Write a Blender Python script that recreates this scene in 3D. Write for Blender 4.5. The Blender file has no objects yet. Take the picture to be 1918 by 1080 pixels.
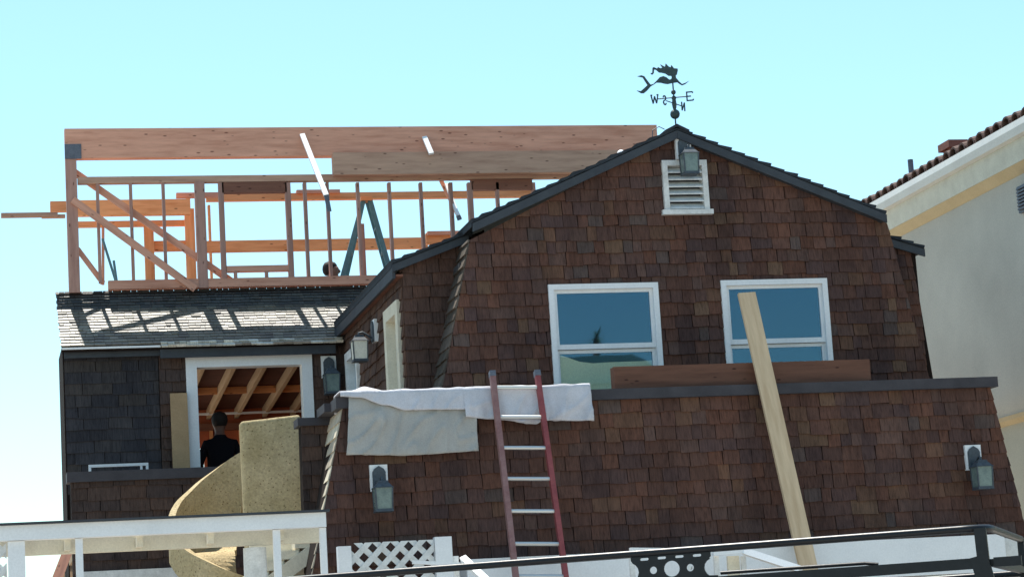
import bpy, bmesh, math, random
from mathutils import Vector, Matrix, noise
random.seed(7)
R_ = math.radians
SC = bpy.context.scene
COL = SC.collection

# ------------------------------------------------------------------ camera
F_PX, W_PX, H_PX = 4500.0, 1918.0, 1080.0
PITCH, ROLL, YAW = R_(9.3), R_(-3.4112), R_(13.083)
CAM = Vector((0, 0, 1.6))
_rt = Vector((math.cos(YAW), -math.sin(YAW), 0))
_fw = Vector((math.sin(YAW) * math.cos(PITCH), math.cos(YAW) * math.cos(PITCH), math.sin(PITCH)))
_up = _rt.cross(_fw)
CR = _rt * math.cos(ROLL) + _up * math.sin(ROLL)
CU = -_rt * math.sin(ROLL) + _up * math.cos(ROLL)
cd = bpy.data.cameras.new('camera')
cam = bpy.data.objects.new('camera', cd)
COL.objects.link(cam)
cam.matrix_world = Matrix((
    (CR.x, CU.x, -_fw.x, CAM.x), (CR.y, CU.y, -_fw.y, CAM.y),
    (CR.z, CU.z, -_fw.z, CAM.z), (0, 0, 0, 1)))
cd.sensor_width = 36.0
cd.lens = F_PX / W_PX * 36.0
cd.clip_start, cd.clip_end = 0.1, 3000
SC.camera = cam

# ------------------------------------------------------------------ light
SUN_EL, SUN_AZ = R_(68.5), R_(-7.0)          # azimuth from +Y towards +X
wd = bpy.data.worlds.new('World'); SC.world = wd; wd.use_nodes = True
wn, wl = wd.node_tree.nodes, wd.node_tree.links
for n in list(wn): wn.remove(n)
sky = wn.new('ShaderNodeTexSky'); sky.sky_type = 'NISHITA'; sky.sun_disc = False
sky.sun_elevation = SUN_EL; sky.sun_rotation = SUN_AZ
sky.air_density = 1.0; sky.dust_density = 0.6; sky.ozone_density = 1.0
tint = wn.new('ShaderNodeMix'); tint.data_type = 'RGBA'; tint.blend_type = 'MULTIPLY'
tint.inputs[0].default_value = 1.0
tint.inputs[7].default_value = (0.82, 1.02, 0.95, 1)
bg = wn.new('ShaderNodeBackground'); bg.inputs[1].default_value = 0.12
wo = wn.new('ShaderNodeOutputWorld')
wl.new(sky.outputs[0], tint.inputs[6]); wl.new(tint.outputs[2], bg.inputs[0]); wl.new(bg.outputs[0], wo.inputs[0])
sl = bpy.data.lights.new('sun', 'SUN'); sl.energy = 5.0; sl.angle = R_(0.5); sl.color = (1.0, 0.95, 0.86)
sun = bpy.data.objects.new('sun', sl); COL.objects.link(sun)
_sd = Vector((math.sin(SUN_AZ) * math.cos(SUN_EL), math.cos(SUN_AZ) * math.cos(SUN_EL), math.sin(SUN_EL)))
sun.rotation_euler = _sd.to_track_quat('Z', 'Y').to_euler(); sun.location = (0, 20, 30)
vs = SC.view_settings
vs.view_transform = 'Standard'; vs.look = 'None'; vs.gamma = 1.0; vs.use_curve_mapping = False
vs.exposure = 0.9

# ------------------------------------------------------------------ measuring helpers (pixel of the photograph -> point on a real plane)
def ray(px, py): return _fw * F_PX + CR * (px - 959) - CU * (py - 540)
def at(px, py, Y):
    d = ray(px, py); return CAM + d * (Y / d.y)
def atX(px, py, X):
    d = ray(px, py); return CAM + d * (X / d.x)
def proj(P):
    v = Vector(P) - CAM; k = v.dot(_fw)
    return (959 + F_PX * v.dot(CR) / k, 540 - F_PX * v.dot(CU) / k)

# ------------------------------------------------------------------ materials
def mat(name, col, rough=0.7, metal=0.0, spec=0.5, build=None):
    m = bpy.data.materials.new(name); m.use_nodes = True
    n, l = m.node_tree.nodes, m.node_tree.links
    b = n['Principled BSDF']
    b.inputs['Base Color'].default_value = (*col, 1); b.inputs['Roughness'].default_value = rough
    b.inputs['Metallic'].default_value = metal; b.inputs['Specular IOR Level'].default_value = spec
    if build: build(n, l, b)
    return m
def ramp(n, stops):
    r = n.new('ShaderNodeValToRGB'); e = r.color_ramp.elements
    while len(e) < len(stops): e.new(0.5)
    for x, (p, c) in zip(e, stops): x.position = p; x.color = (*c, 1) if len(c) == 3 else c
    return r
def tex(n, l, kind, scale, vec=None, detail=4, rough=0.6):
    t = n.new('ShaderNodeTexNoise' if kind == 'noise' else 'ShaderNodeTexVoronoi')
    t.inputs['Scale'].default_value = scale
    if kind == 'noise': t.inputs['Detail'].default_value = detail; t.inputs['Roughness'].default_value = rough
    if vec: l.new(vec, t.inputs['Vector'])
    return t
def coords(n, l, scale=(1, 1, 1), offset=False):
    tc = n.new('ShaderNodeTexCoord'); mp = n.new('ShaderNodeMapping'); mp.inputs['Scale'].default_value = scale
    if offset:
        oi = n.new('ShaderNodeObjectInfo'); a = n.new('ShaderNodeVectorMath'); a.operation = 'SCALE'
        cb = n.new('ShaderNodeCombineXYZ')
        for i in range(3): l.new(oi.outputs['Random'], cb.inputs[i])
        l.new(cb.outputs[0], a.inputs[0]); a.inputs['Scale'].default_value = 37.0
        ad = n.new('ShaderNodeVectorMath'); l.new(tc.outputs['Object'], ad.inputs[0]); l.new(a.outputs[0], ad.inputs[1])
        l.new(ad.outputs[0], mp.inputs['Vector'])
    else: l.new(tc.outputs['Object'], mp.inputs['Vector'])
    return mp.outputs[0]
def mul(n, l, a, b, fac=1.0, mode='MULTIPLY'):
    m = n.new('ShaderNodeMix'); m.data_type = 'RGBA'; m.blend_type = mode; m.inputs[0].default_value = fac
    l.new(a, m.inputs[6])
    if isinstance(b, tuple): m.inputs[7].default_value = (*b, 1)
    else: l.new(b, m.inputs[7])
    return m.outputs[2]
def bump(n, l, b, h, s=0.3, d=0.01):
    u = n.new('ShaderNodeBump'); u.inputs['Strength'].default_value = s; u.inputs['Distance'].default_value = d
    l.new(h, u.inputs['Height']); l.new(u.outputs[0], b.inputs['Normal'])

def wood(name, c1, c2, knot=(0.12, 0.05, 0.03), rough=0.75, knots=True):
    def bd(n, l, b):
        v = coords(n, l, (0.9, 9, 9), True)
        g = tex(n, l, 'noise', 2.2, v, 5, 0.62)
        r = ramp(n, [(0.3, c2), (0.52, c1), (0.75, tuple(x * 1.18 for x in c1))]); l.new(g.outputs['Fac'], r.inputs[0])
        c = r.outputs[0]
        oi = n.new('ShaderNodeObjectInfo')
        vr = ramp(n, [(0, (0.8, 0.78, 0.76)), (1, (1.12, 1.08, 1.02))]); l.new(oi.outputs['Random'], vr.inputs[0])
        c = mul(n, l, c, vr.outputs[0])
        if knots:
            kv = coords(n, l, (5.5, 15, 15), True); k = tex(n, l, 'vor', 1.0, kv)
            kr = ramp(n, [(0.0, knot), (0.08, knot), (0.16, (1, 1, 1))]); l.new(k.outputs['Distance'], kr.inputs[0])
            c = mul(n, l, c, kr.outputs[0], 0.75)
        l.new(c, b.inputs['Base Color']); bump(n, l, b, g.outputs['Fac'], 0.25, 0.004)
    return mat(name, c1, rough, 0, 0.25, bd)
def mottled(name, c1, c2, scale=4, rough=0.8, bumps=0.2, fine=60, dist=0.004, spec=0.3, lo=0.86):
    def bd(n, l, b):
        v = coords(n, l)
        a = tex(n, l, 'noise', scale, v, 6, 0.6); f = tex(n, l, 'noise', fine, v, 3, 0.7)
        r = ramp(n, [(0.3, c2), (0.68, c1)]); l.new(a.outputs['Fac'], r.inputs[0])
        fr = ramp(n, [(0.3, (lo, lo, lo)), (0.65, (1.04, 1.04, 1.04))]); l.new(f.outputs['Fac'], fr.inputs[0])
        l.new(mul(n, l, r.outputs[0], fr.outputs[0]), b.inputs['Base Color'])
        bump(n, l, b, f.outputs['Fac'], bumps, dist)
    return mat(name, c1, rough, 0, spec, bd)
def shingle_mat(name, gain=1.0):
    def bd(n, l, b):
        at_ = n.new('ShaderNodeAttribute'); at_.attribute_name = 'tint'
        v = coords(n, l, (34, 34, 3.2)); g = tex(n, l, 'noise', 1.6, v, 5, 0.65)
        r = ramp(n, [(0.25, (0.50, 0.47, 0.46)), (0.5, (1, 1, 1)), (0.8, (1.42, 1.36, 1.30))]); l.new(g.outputs['Fac'], r.inputs[0])
        c = mul(n, l, at_.outputs['Color'], r.outputs[0])
        v2 = coords(n, l, (0.7, 0.7, 0.55)); w = tex(n, l, 'noise', 1.7, v2, 5, 0.6)
        wr = ramp(n, [(0.3, (0.84, 0.84, 0.86)), (0.55, (1, 1, 1)), (0.75, (1.14, 1.08, 1.02))]); l.new(w.outputs['Fac'], wr.inputs[0])
        c = mul(n, l, c, wr.outputs[0])
        v3 = coords(n, l, (2.6, 2.6, 0.30)); w3 = tex(n, l, 'noise', 1.5, v3, 5, 0.65)
        r3 = ramp(n, [(0.32, (0.72, 0.73, 0.76)), (0.52, (1, 1, 1)), (0.72, (1.12, 1.08, 1.05))]); l.new(w3.outputs['Fac'], r3.inputs[0])
        c = mul(n, l, c, r3.outputs[0])
        l.new(mul(n, l, c, (gain, gain, gain)), b.inputs['Base Color']); bump(n, l, b, g.outputs['Fac'], 0.5, 0.006)
    return mat(name, (0.1, 0.06, 0.05), 0.9, 0, 0.12, bd)

M = {}
M['shingle'] = shingle_mat('cedar_shingle')
def shake_mat(name):
    m = shingle_mat(name); b = m.node_tree.nodes['Principled BSDF']; b.inputs['Roughness'].default_value = 0.52; b.inputs['Specular IOR Level'].default_value = 0.75
    return m
M['shake'] = shake_mat('weathered_roof_shake')
M['backing'] = mat('dark_sheathing', (0.018, 0.012, 0.01), 0.95, 0, 0.1)
M['trim_dark'] = mottled('dark_slate_paint', (0.052, 0.060, 0.070), (0.036, 0.041, 0.05), 5, 0.65)
M['cap'] = mottled('grey_cap_paint', (0.058, 0.053, 0.060), (0.040, 0.037, 0.043), 6, 0.7)
M['roof_edge'] = mottled('charcoal_roofing', (0.035, 0.042, 0.05), (0.02, 0.024, 0.03), 9, 0.9)
M['white'] = mottled('white_paint', (0.80, 0.80, 0.80), (0.72, 0.725, 0.73), 3, 0.55, 0.08, 60, 0.002, 0.3, 0.94)
M['white_old'] = mottled('weathered_white_paint', (0.76, 0.76, 0.74), (0.56, 0.56, 0.54), 9, 0.7, 0.25)
M['cream'] = mottled('cream_paint', (0.72, 0.66, 0.52), (0.60, 0.54, 0.42), 5, 0.7)
M['fir'] = wood('fir_timber', (0.68, 0.35, 0.25), (0.54, 0.245, 0.165))
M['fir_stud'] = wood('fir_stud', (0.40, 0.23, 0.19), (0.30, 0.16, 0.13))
M['fir_orange'] = wood('bounce_lit_fir', (0.80, 0.37, 0.17), (0.66, 0.26, 0.10))  # same fir, with warm bounce light put into its colour
M['fir_grey'] = wood('grey_brown_fir', (0.46, 0.285, 0.21), (0.35, 0.20, 0.145))  # greyer brown tone of fir
M['fir_red'] = wood('red_fir_board', (0.24, 0.105, 0.07), (0.17, 0.07, 0.05))
M['fir_brown'] = wood('brown_beam', (0.165, 0.078, 0.052), (0.115, 0.052, 0.036))
M['pale_plank'] = wood('pale_plank', (0.56, 0.42, 0.28), (0.48, 0.34, 0.215), (0.4, 0.25, 0.14), knots=False)
M['tan_ply'] = mottled('tan_plywood', (0.43, 0.28, 0.15), (0.36, 0.23, 0.12), 6, 0.75)
M['ply_red'] = mottled('red_sheathing', (0.52, 0.15, 0.07), (0.36, 0.09, 0.042), 3, 0.85)
M['deck'] = mottled('dark_deck_board', (0.11, 0.04, 0.028), (0.07, 0.026, 0.02), 4, 0.85)
M['cloth'] = mottled('white_canvas', (0.60, 0.59, 0.63), (0.47, 0.455, 0.475), 3.2, 0.95, 0.3, 90, 0.003, 0.1)
M['canvas'] = mottled('grey_beige_canvas', (0.42, 0.41, 0.39), (0.35, 0.34, 0.32), 2.6, 0.95, 0.3, 90, 0.003, 0.1)
M['lad_red'] = mottled('faded_red_fibreglass', (0.30, 0.075, 0.075), (0.22, 0.05, 0.055), 14, 0.6)
M['lad_pink'] = mottled('worn_pink_fibreglass', (0.29, 0.165, 0.155), (0.22, 0.105, 0.10), 14, 0.65)
M['alu'] = mat('aluminium', (0.62, 0.62, 0.60), 0.45, 0.55, 0.5)
M['lad_green'] = mottled('green_blue_fibreglass', (0.115, 0.25, 0.29), (0.075, 0.18, 0.215), 10, 0.6)
M['steel'] = mottled('galvanised_steel', (0.14, 0.15, 0.18), (0.09, 0.10, 0.125), 15, 0.55)
M['bronze'] = mottled('verdigris_iron', (0.045, 0.075, 0.078), (0.028, 0.045, 0.05), 20, 0.6)
M['lant'] = mottled('lantern_iron', (0.075, 0.09, 0.105), (0.045, 0.055, 0.068), 25, 0.5)
M['lglass'] = mottled('frosted_green_glass', (0.19, 0.245, 0.225), (0.12, 0.16, 0.155), 14, 0.2, 0.05)
M['lglass_lit'] = mottled('sunlit_frosted_glass', (0.82, 0.80, 0.70), (0.70, 0.68, 0.58), 14, 0.3, 0.05)  # lantern glass made pale, sunlight through it painted into the colour
M['curtain'] = mottled('pale_green_blind', (0.95, 0.88, 0.62), (0.92, 0.85, 0.58), 2, 0.9, 0.1)
M['dark_in'] = mat('dark_interior', (0.03, 0.03, 0.035), 0.9)
def _conc(n, l, b):
    v = coords(n, l); a = tex(n, l, 'noise', 3.0, v, 6, 0.6); f = tex(n, l, 'noise', 42, v, 4, 0.75)
    sp = tex(n, l, 'vor', 23, v)
    r = ramp(n, [(0.3, (0.38, 0.295, 0.16)), (0.7, (0.53, 0.42, 0.255))]); l.new(a.outputs['Fac'], r.inputs[0])
    fr = ramp(n, [(0.3, (0.68, 0.68, 0.68)), (0.65, (1.12, 1.12, 1.12))]); l.new(f.outputs['Fac'], fr.inputs[0])
    sr = ramp(n, [(0.0, (0.3, 0.27, 0.22)), (0.14, (0.42, 0.38, 0.32)), (0.22, (1, 1, 1))]); l.new(sp.outputs['Distance'], sr.inputs[0])
    l.new(mul(n, l, mul(n, l, r.outputs[0], fr.outputs[0]), sr.outputs[0], 0.8), b.inputs['Base Color'])
    bump(n, l, b, f.outputs['Fac'], 0.6, 0.012)
M['concrete'] = mat('yellow_gunite', (0.42, 0.34, 0.18), 0.95, 0, 0.1, _conc)
M['stucco'] = mottled('cream_stucco', (0.60, 0.54, 0.445), (0.48, 0.43, 0.355), 0.8, 0.9, 0.4, 45, 0.006)
M['ochre'] = mottled('ochre_glow_trim', (0.64, 0.50, 0.30), (0.56, 0.43, 0.25), 3, 0.85)
M['stucco_b'] = mottled('buff_stucco', (0.62, 0.56, 0.42), (0.56, 0.50, 0.37), 2, 0.9)
M['tile'] = mottled('clay_tile', (0.13, 0.075, 0.058), (0.08, 0.048, 0.04), 12, 0.85)
M['gutter'] = mottled('white_gutter', (0.70, 0.69, 0.64), (0.62, 0.61, 0.57), 3, 0.5)
M['brick'] = mottled('red_brick', (0.30, 0.12, 0.085), (0.20, 0.085, 0.065), 12, 0.9)
M['rack'] = mottled('black_powder_coat', (0.012, 0.013, 0.016), (0.008, 0.009, 0.011), 30, 0.38, 0.1)
M['carpaint'] = mat('grey_car_paint', (0.10, 0.11, 0.12), 0.3, 0.3)
M['rubber'] = mat('rubber', (0.02, 0.02, 0.02), 0.9)
M['skin'] = mat('skin', (0.17, 0.09, 0.065), 0.6)
M['shirt_black'] = mat('black_shirt', (0.010, 0.010, 0.013), 0.95, 0, 0.1)
M['shirt_pink'] = mat('pale_pink_shirt', (0.75, 0.55, 0.52), 0.9, 0, 0.1)
M['jeans'] = mat('denim', (0.04, 0.06, 0.11), 0.9)
M['hair'] = mat('dark_hair', (0.012, 0.009, 0.008), 0.8)
M['leaf'] = mat('palm_leaf', (0.05, 0.09, 0.03), 0.7)
M['trunk'] = mat('palm_trunk', (0.16, 0.12, 0.09), 0.9)
M['ground'] = mottled('pale_pavement', (0.36, 0.335, 0.30), (0.28, 0.26, 0.235), 0.6, 0.9)
M['teal_roof'] = mottled('green_grey_roof', (0.06, 0.11, 0.10), (0.045, 0.08, 0.075), 3, 0.9)
def _glass():
    m = bpy.data.materials.new('coated_window_glass'); m.use_nodes = True
    n, l = m.node_tree.nodes, m.node_tree.links; n.clear()
    o = n.new('ShaderNodeOutputMaterial'); mx = n.new('ShaderNodeMixShader')
    t = n.new('ShaderNodeBsdfTransparent'); t.inputs[0].default_value = (0.96, 0.98, 0.95, 1)
    g = n.new('ShaderNodeBsdfGlossy'); g.inputs[0].default_value = (0.38, 0.70, 1.0, 1); g.inputs['Roughness'].default_value = 0.015
    fr = n.new('ShaderNodeFresnel'); fr.inputs[0].default_value = 1.5
    ma = n.new('ShaderNodeMath'); ma.operation = 'ADD'; ma.inputs[1].default_value = 0.045; l.new(fr.outputs[0], ma.inputs[0])
    v = coords(n, l); w = tex(n, l, 'noise', 1.1, v, 2, 0.5); u = n.new('ShaderNodeBump'); u.inputs['Strength'].default_value = 0.05; u.inputs['Distance'].default_value = 0.02
    l.new(w.outputs['Fac'], u.inputs['Height']); l.new(u.outputs[0], g.inputs['Normal'])
    l.new(ma.outputs[0], mx.inputs[0]); l.new(t.outputs[0], mx.inputs[1]); l.new(g.outputs[0], mx.inputs[2]); l.new(mx.outputs[0], o.inputs[0])
    return m
M['glass'] = _glass()

# ------------------------------------------------------------------ object helpers
def tag(o, label=None, cat=None, group=None, kind=None):
    if label: o['label'] = label
    if cat: o['category'] = cat
    if group: o['group'] = group
    if kind: o['kind'] = kind
    return o
def thing(name, label, cat, loc=(0, 0, 0), group=None):
    o = bpy.data.objects.new(name, None); COL.objects.link(o); o.location = loc; o.empty_display_size = 0.1
    return tag(o, label, cat, group)
def put(name, me, mats, parent=None, mw=None):
    o = bpy.data.objects.new(name, me); COL.objects.link(o)
    for m in (mats if isinstance(mats, (list, tuple)) else [mats]):
        if len(me.materials) < 16: me.materials.append(m)
    if parent is not None:
        o.parent = parent; o.matrix_parent_inverse = WM(parent).inverted()
    if mw is not None: o.matrix_basis = mw
    return o
def WM(o):
    m = o.matrix_basis.copy()
    if o.parent: m = WM(o.parent) @ o.matrix_parent_inverse @ m
    return m
def mesh(name, verts, faces, smooth=False):
    me = bpy.data.meshes.new(name); me.from_pydata([tuple(v) for v in verts], [], faces); me.update()
    if smooth:
        for p in me.polygons: p.use_smooth = True
    return me
class MB:
    def __init__(s): s.v, s.f = [], []
    def add(s, vs_, fs):
        k = len(s.v); s.v += [tuple(v) for v in vs_]; s.f += [tuple(i + k for i in f) for f in fs]; return s
    def box(s, x0, x1, y0, y1, z0, z1):
        return s.add([(x0, y0, z0), (x1, y0, z0), (x1, y1, z0), (x0, y1, z0), (x0, y0, z1), (x1, y0, z1), (x1, y1, z1), (x0, y1, z1)],
                     [(0, 3, 2, 1), (4, 5, 6, 7), (0, 1, 5, 4), (1, 2, 6, 5), (2, 3, 7, 6), (3, 0, 4, 7)])
    def prism(s, pts, y0, y1):          # polygon in XZ pulled along Y
        n = len(pts)
        return s.add([(x, y0, z) for x, z in pts] + [(x, y1, z) for x, z in pts],
                     [tuple(range(n)), tuple(range(2 * n - 1, n - 1, -1))] + [(i, i + n, (i + 1) % n + n, (i + 1) % n) for i in range(n)])
    def prismx(s, pts, x0, x1):         # polygon in YZ pulled along X
        n = len(pts)
        return s.add([(x0, y, z) for y, z in pts] + [(x1, y, z) for y, z in pts],
                     [tuple(range(n)), tuple(range(2 * n - 1, n - 1, -1))] + [(i, i + n, (i + 1) % n + n, (i + 1) % n) for i in range(n)])
    def bar(s, p0, p1, w, h, hint=None):
        p0, p1 = Vector(p0), Vector(p1); d = (p1 - p0).normalized()
        a = Vector(hint) if hint else (Vector((0, 1, 0)) if abs(d.y) < 0.9 else Vector((1, 0, 0)))
        a = (a - d * a.dot(d)).normalized(); b = d.cross(a)
        vs_ = [p + a * (w / 2 * i) + b * (h / 2 * j) for p in (p0, p1) for i, j in ((-1, -1), (1, -1), (1, 1), (-1, 1))]
        return s.add(vs_, [(0, 1, 2, 3), (7, 6, 5, 4), (0, 4, 5, 1), (1, 5, 6, 2), (2, 6, 7, 3), (3, 7, 4, 0)])
    def tube(s, pts, r, n=8, caps=True):
        pts = [Vector(p) for p in pts]; rs = r if isinstance(r, (list, tuple)) else [r] * len(pts)
        k = len(s.v); prev = None
        for i, p in enumerate(pts):
            d = (pts[min(i + 1, len(pts) - 1)] - pts[max(i - 1, 0)]).normalized()
            a = prev if prev is not None else (Vector((0, 0, 1)) if abs(d.z) < 0.9 else Vector((1, 0, 0)))
            a = (a - d * a.dot(d)).normalized(); prev = a; b = d.cross(a)
            for j in range(n):
                t = 2 * math.pi * j / n; s.v.append(tuple(p + (a * math.cos(t) + b * math.sin(t)) * rs[i]))
        for i in range(len(pts) - 1):
            for j in range(n):
                s.f.append((k + i * n + j, k + i * n + (j + 1) % n, k + (i + 1) * n + (j + 1) % n, k + (i + 1) * n + j))
        if caps:
            s.f.append(tuple(k + j for j in range(n - 1, -1, -1))); e = k + (len(pts) - 1) * n; s.f.append(tuple(e + j for j in range(n)))
        return s
    def lathe(s, prof, c, n=12):        # profile (r, z) about a vertical axis
        return s.tube([(c[0], c[1], c[2] + z) for r, z in prof], [max(r, 0.0005) for r, z in prof], n)
    def ball(s, c, r, n=12):
        return s.lathe([(r * math.sin(math.pi * i / 8), -r * math.cos(math.pi * i / 8)) for i in range(9)], c, n)
    def build(s, name, m, parent=None, smooth=False):
        o = put(name, mesh(name, s.v, s.f, smooth), m, parent)
        if smooth: o.data.set_sharp_from_angle(angle=R_(45))
        return o
def smooth_angle(o, ang=40):
    for p in o.data.polygons: p.use_smooth = True
    o.data.set_sharp_from_angle(angle=R_(ang))
    return o
def timber(name, p0, p1, w, h, m, parent, jitter=0.0):
    """one sawn timber: local X runs along it, w is its depth, h its seen width"""
    p0, p1 = Vector(p0), Vector(p1); L = (p1 - p0).length; d = (p1 - p0) / L
    a = Vector((0, 1, 0)) if abs(d.y) < 0.9 else Vector((1, 0, 0))
    a = (a - d * a.dot(d)).normalized(); b = d.cross(a); c = (p0 + p1) / 2
    b_ = MB().box(-L / 2, L / 2, -w / 2, w / 2, -h / 2, h / 2)
    mw = Matrix(((d.x, a.x, b.x, c.x), (d.y, a.y, b.y, c.y), (d.z, a.z, b.z, c.z), (0, 0, 0, 1)))
    return put(name, mesh(name, b_.v, b_.f), m, parent, mw)

# ------------------------------------------------------------------ shingles
def clip(poly, a, b, c):                # keep a*u+b*v+c >= 0
    out = []
    for i in range(len(poly)):
        p, q = poly[i], poly[(i + 1) % len(poly)]
        dp, dq = a * p[0] + b * p[1] + c, a * q[0] + b * q[1] + c
        if dp >= 0: out.append(p)
        if (dp >= 0) != (dq >= 0):
            t = dp / (dp - dq); out.append((p[0] + (q[0] - p[0]) * t, p[1] + (q[1] - p[1]) * t))
    return out
def area(p): return 0.5 * sum(p[i][0] * p[(i + 1) % len(p)][1] - p[(i + 1) % len(p)][0] * p[i][1] for i in range(len(p)))
BROWN = [((0.100, 0.053, 0.041), 6), ((0.108, 0.055, 0.042), 6), ((0.092, 0.051, 0.042), 5), ((0.085, 0.049, 0.043), 4),
         ((0.117, 0.056, 0.040), 4), ((0.122, 0.066, 0.045), 3), ((0.104, 0.061, 0.050), 3), ((0.136, 0.080, 0.053), 1.2),
         ((0.094, 0.066, 0.058), 1.4), ((0.078, 0.047, 0.043), 2)]
SHADED_BLUE = [((0.050, 0.047, 0.052), 5), ((0.056, 0.051, 0.053), 5), ((0.045, 0.043, 0.049), 4), ((0.062, 0.053, 0.050), 3)]  # dark bluish tints put deeper shade into the left wing wall
SUNLIT_GREY = [((0.46, 0.41, 0.32), 4), ((0.52, 0.47, 0.37), 4), ((0.38, 0.33, 0.26), 3)]  # weathered silver tints, lifted pale so the slanted end wall looks sunlit
UMBER = [((0.080, 0.053, 0.044), 5), ((0.068, 0.048, 0.043), 5), ((0.090, 0.056, 0.044), 3)]
PIECES = []          # every wall shingle: (pixel area, wall object, verts, faces, tint)
def shingle_wall(wall, poly, rects, P, exp=0.132, pal=BROWN, wr=(0.095, 0.225), thick=0.019, jit=0.009, v_from=None, seed=1, gap=0.005):
    rnd = random.Random(seed); cols = [c for c, w in pal]; wts = [w for c, w in pal]
    if area(poly) < 0: poly = poly[::-1]
    us = [p[0] for p in poly]; vs_ = [p[1] for p in poly]
    u0, u1, v0, v1 = min(us), max(us), min(vs_), max(vs_)
    if v_from is not None: v0 = v_from
    k = 0; v = v0
    while v < v1 - 0.01:
        u = u0 - rnd.random() * 0.15; rowj = rnd.uniform(-0.006, 0.006)
        while u < u1:
            w = rnd.uniform(*wr) if rnd.random() > 0.12 else rnd.uniform(wr[1], wr[1] * 1.35)
            b = v + rowj + rnd.uniform(-jit, jit); tilt = rnd.uniform(-0.006, 0.006); gl, gr = rnd.uniform(.001, gap), rnd.uniform(.001, gap); sk = rnd.uniform(-.004, .004)
            q = [(u + gl, b - tilt), (u + w * .5, b + rnd.uniform(-.003, .003)), (u + w - gr, b + tilt), (u + w - gr + sk, v + exp + 0.012), (u + gl + sk, v + exp + 0.012)]
            u += w
            ps = [q]
            for (ra, rb, rc, rd) in rects:
                nx = []
                for p in ps:
                    if max(x for x, y in p) <= ra or min(x for x, y in p) >= rc or max(y for x, y in p) <= rb or min(y for x, y in p) >= rd: nx.append(p); continue
                    l_ = clip(p, -1, 0, ra); r_ = clip(p, 1, 0, -rc)
                    mid = clip(clip(p, 1, 0, -ra), -1, 0, rc) if p else []
                    lo = clip(mid, 0, -1, rb) if mid else []; hi = clip(mid, 0, 1, -rd) if mid else []
                    nx += [t for t in (l_, r_, lo, hi) if len(t) > 2]
                ps = nx
            tn = rnd.choices(cols, wts)[0]; f = rnd.uniform(0.88, 1.12); tn = tuple(c * f for c in tn)
            th = thick * rnd.uniform(0.75, 1.3); cup = rnd.uniform(0, 0.003)
            for p in ps:
                for i in range(len(poly)):
                    A, B = poly[i], poly[(i + 1) % len(poly)]; ex, ey = B[0] - A[0], B[1] - A[1]
                    p = clip(p, -ey, ex, ey * A[0] - ex * A[1])
                    if len(p) < 3: break
                if len(p) < 3 or abs(area(p)) < 0.0006: continue
                n = len(p); top = v + exp + 0.012
                fr = [P(x, y, 0.003 + cup + th * max(0, (top - y)) / exp) for x, y in p]; bk = [P(x, y, 0.0) for x, y in p]
                fs = [tuple(range(n))] + [(i, i + n, (i + 1) % n + n, (i + 1) % n) for i in range(n)]
                pp = [proj(x) for x in fr]; pa = abs(area(pp))
                cx, cy = sum(x for x, y in pp) / n, sum(y for x, y in pp) / n
                if not (-20 < cx < 1940 and -20 < cy < 1100): pa *= 0.001
                PIECES.append((pa, wall, fr + bk, fs, tn))
        v += exp; k += 1
def tint_mesh(me, cols):
    a = me.color_attributes.new('tint', 'FLOAT_COLOR', 'CORNER')
    buf = []
    for p, c in zip(me.polygons, cols): buf += [c[0], c[1], c[2], 1.0] * p.loop_total
    a.data.foreach_set('color', buf)
def flush_shingles(house, limit=300):
    PIECES.sort(key=lambda t: -t[0])
    for pa, wall, vs_, fs, tn in PIECES[:limit]:
        c = sum((Vector(v) for v in vs_), Vector()) / len(vs_)
        me = mesh('shingle', vs_, fs); tint_mesh(me, [tn] * len(fs)); put('shingle', me, M['shingle'], wall)
    mb = MB(); cols = []
    for pa, wall, vs_, fs, tn in PIECES[limit:]:
        mb.add(vs_, fs); cols += [tn] * len(fs)
    me = mesh('shingle_field', mb.v, mb.f); tint_mesh(me, cols)
    tag(put('shingle_field', me, M['shingle'], house), kind='stuff')
def front(Y): return lambda u, v, o: Vector((u, Y - o, v))

# ================================================================== SETTING
g = MB().add([(-900, -900, 0), (900, -900, 0), (900, 1500, 0), (-900, 1500, 0)], [(0, 1, 2, 3)]).build('ground', M['ground']); tag(g, kind='structure')

# ================================================================== THE SHINGLED HOUSE
YA, YB, YW, YC, YE, YF = 22.0, 23.2, 23.7, 27.65, 28.45, 31.0
house = thing('shingled_house', 'brown cedar shingled house with gable roof, balcony parapet and unfinished left wing', 'house', (6.5, YB, 0))
# --- lower front wall with its slanted ends
la = lambda z: 3.43 - (4.20 - z) * 0.232
ra = lambda z: 9.90 + (4.20 - z) * 0.172
polyA = [(la(0), 0), (ra(0), 0), (ra(4.2), 4.2), (la(4.2), 4.2)]
wallA = MB().prism(polyA, YA, YA + 0.2).build('parapet_wall', M['backing'], house)
shingle_wall(wallA, [(la(2.2), 2.2), (ra(2.2), 2.2), (ra(4.2), 4.2), (la(4.2), 4.2)], [], front(YA - 0.001), seed=3, v_from=2.22)
SD = 0.78
def sideA(u, v, o): return Vector((la(v) + 0.05 * u / SD * (4.2 - v) - o * 0.974 - 0.001, YA + u, v + o * 0.226))
sA = MB().add([(la(0), YA + 0.2, 0), (la(4.2), YA + 0.2, 4.2), (la(4.2), YA + SD, 4.2), (la(0) + .21, YA + SD, 0),
               (la(0) + 0.55, YA + 0.2, 0), (la(4.2) + 0.15, YA + 0.2, 4.2), (la(4.2) + 0.15, YA + SD, 4.2), (la(0) + 0.65, YA + SD, 0)],
              [(0, 1, 2, 3), (7, 6, 5, 4), (1, 5, 6, 2), (0, 3, 7, 4), (0, 4, 5, 1), (3, 2, 6, 7)]).build('side_wall', M['backing'], house)
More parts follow.
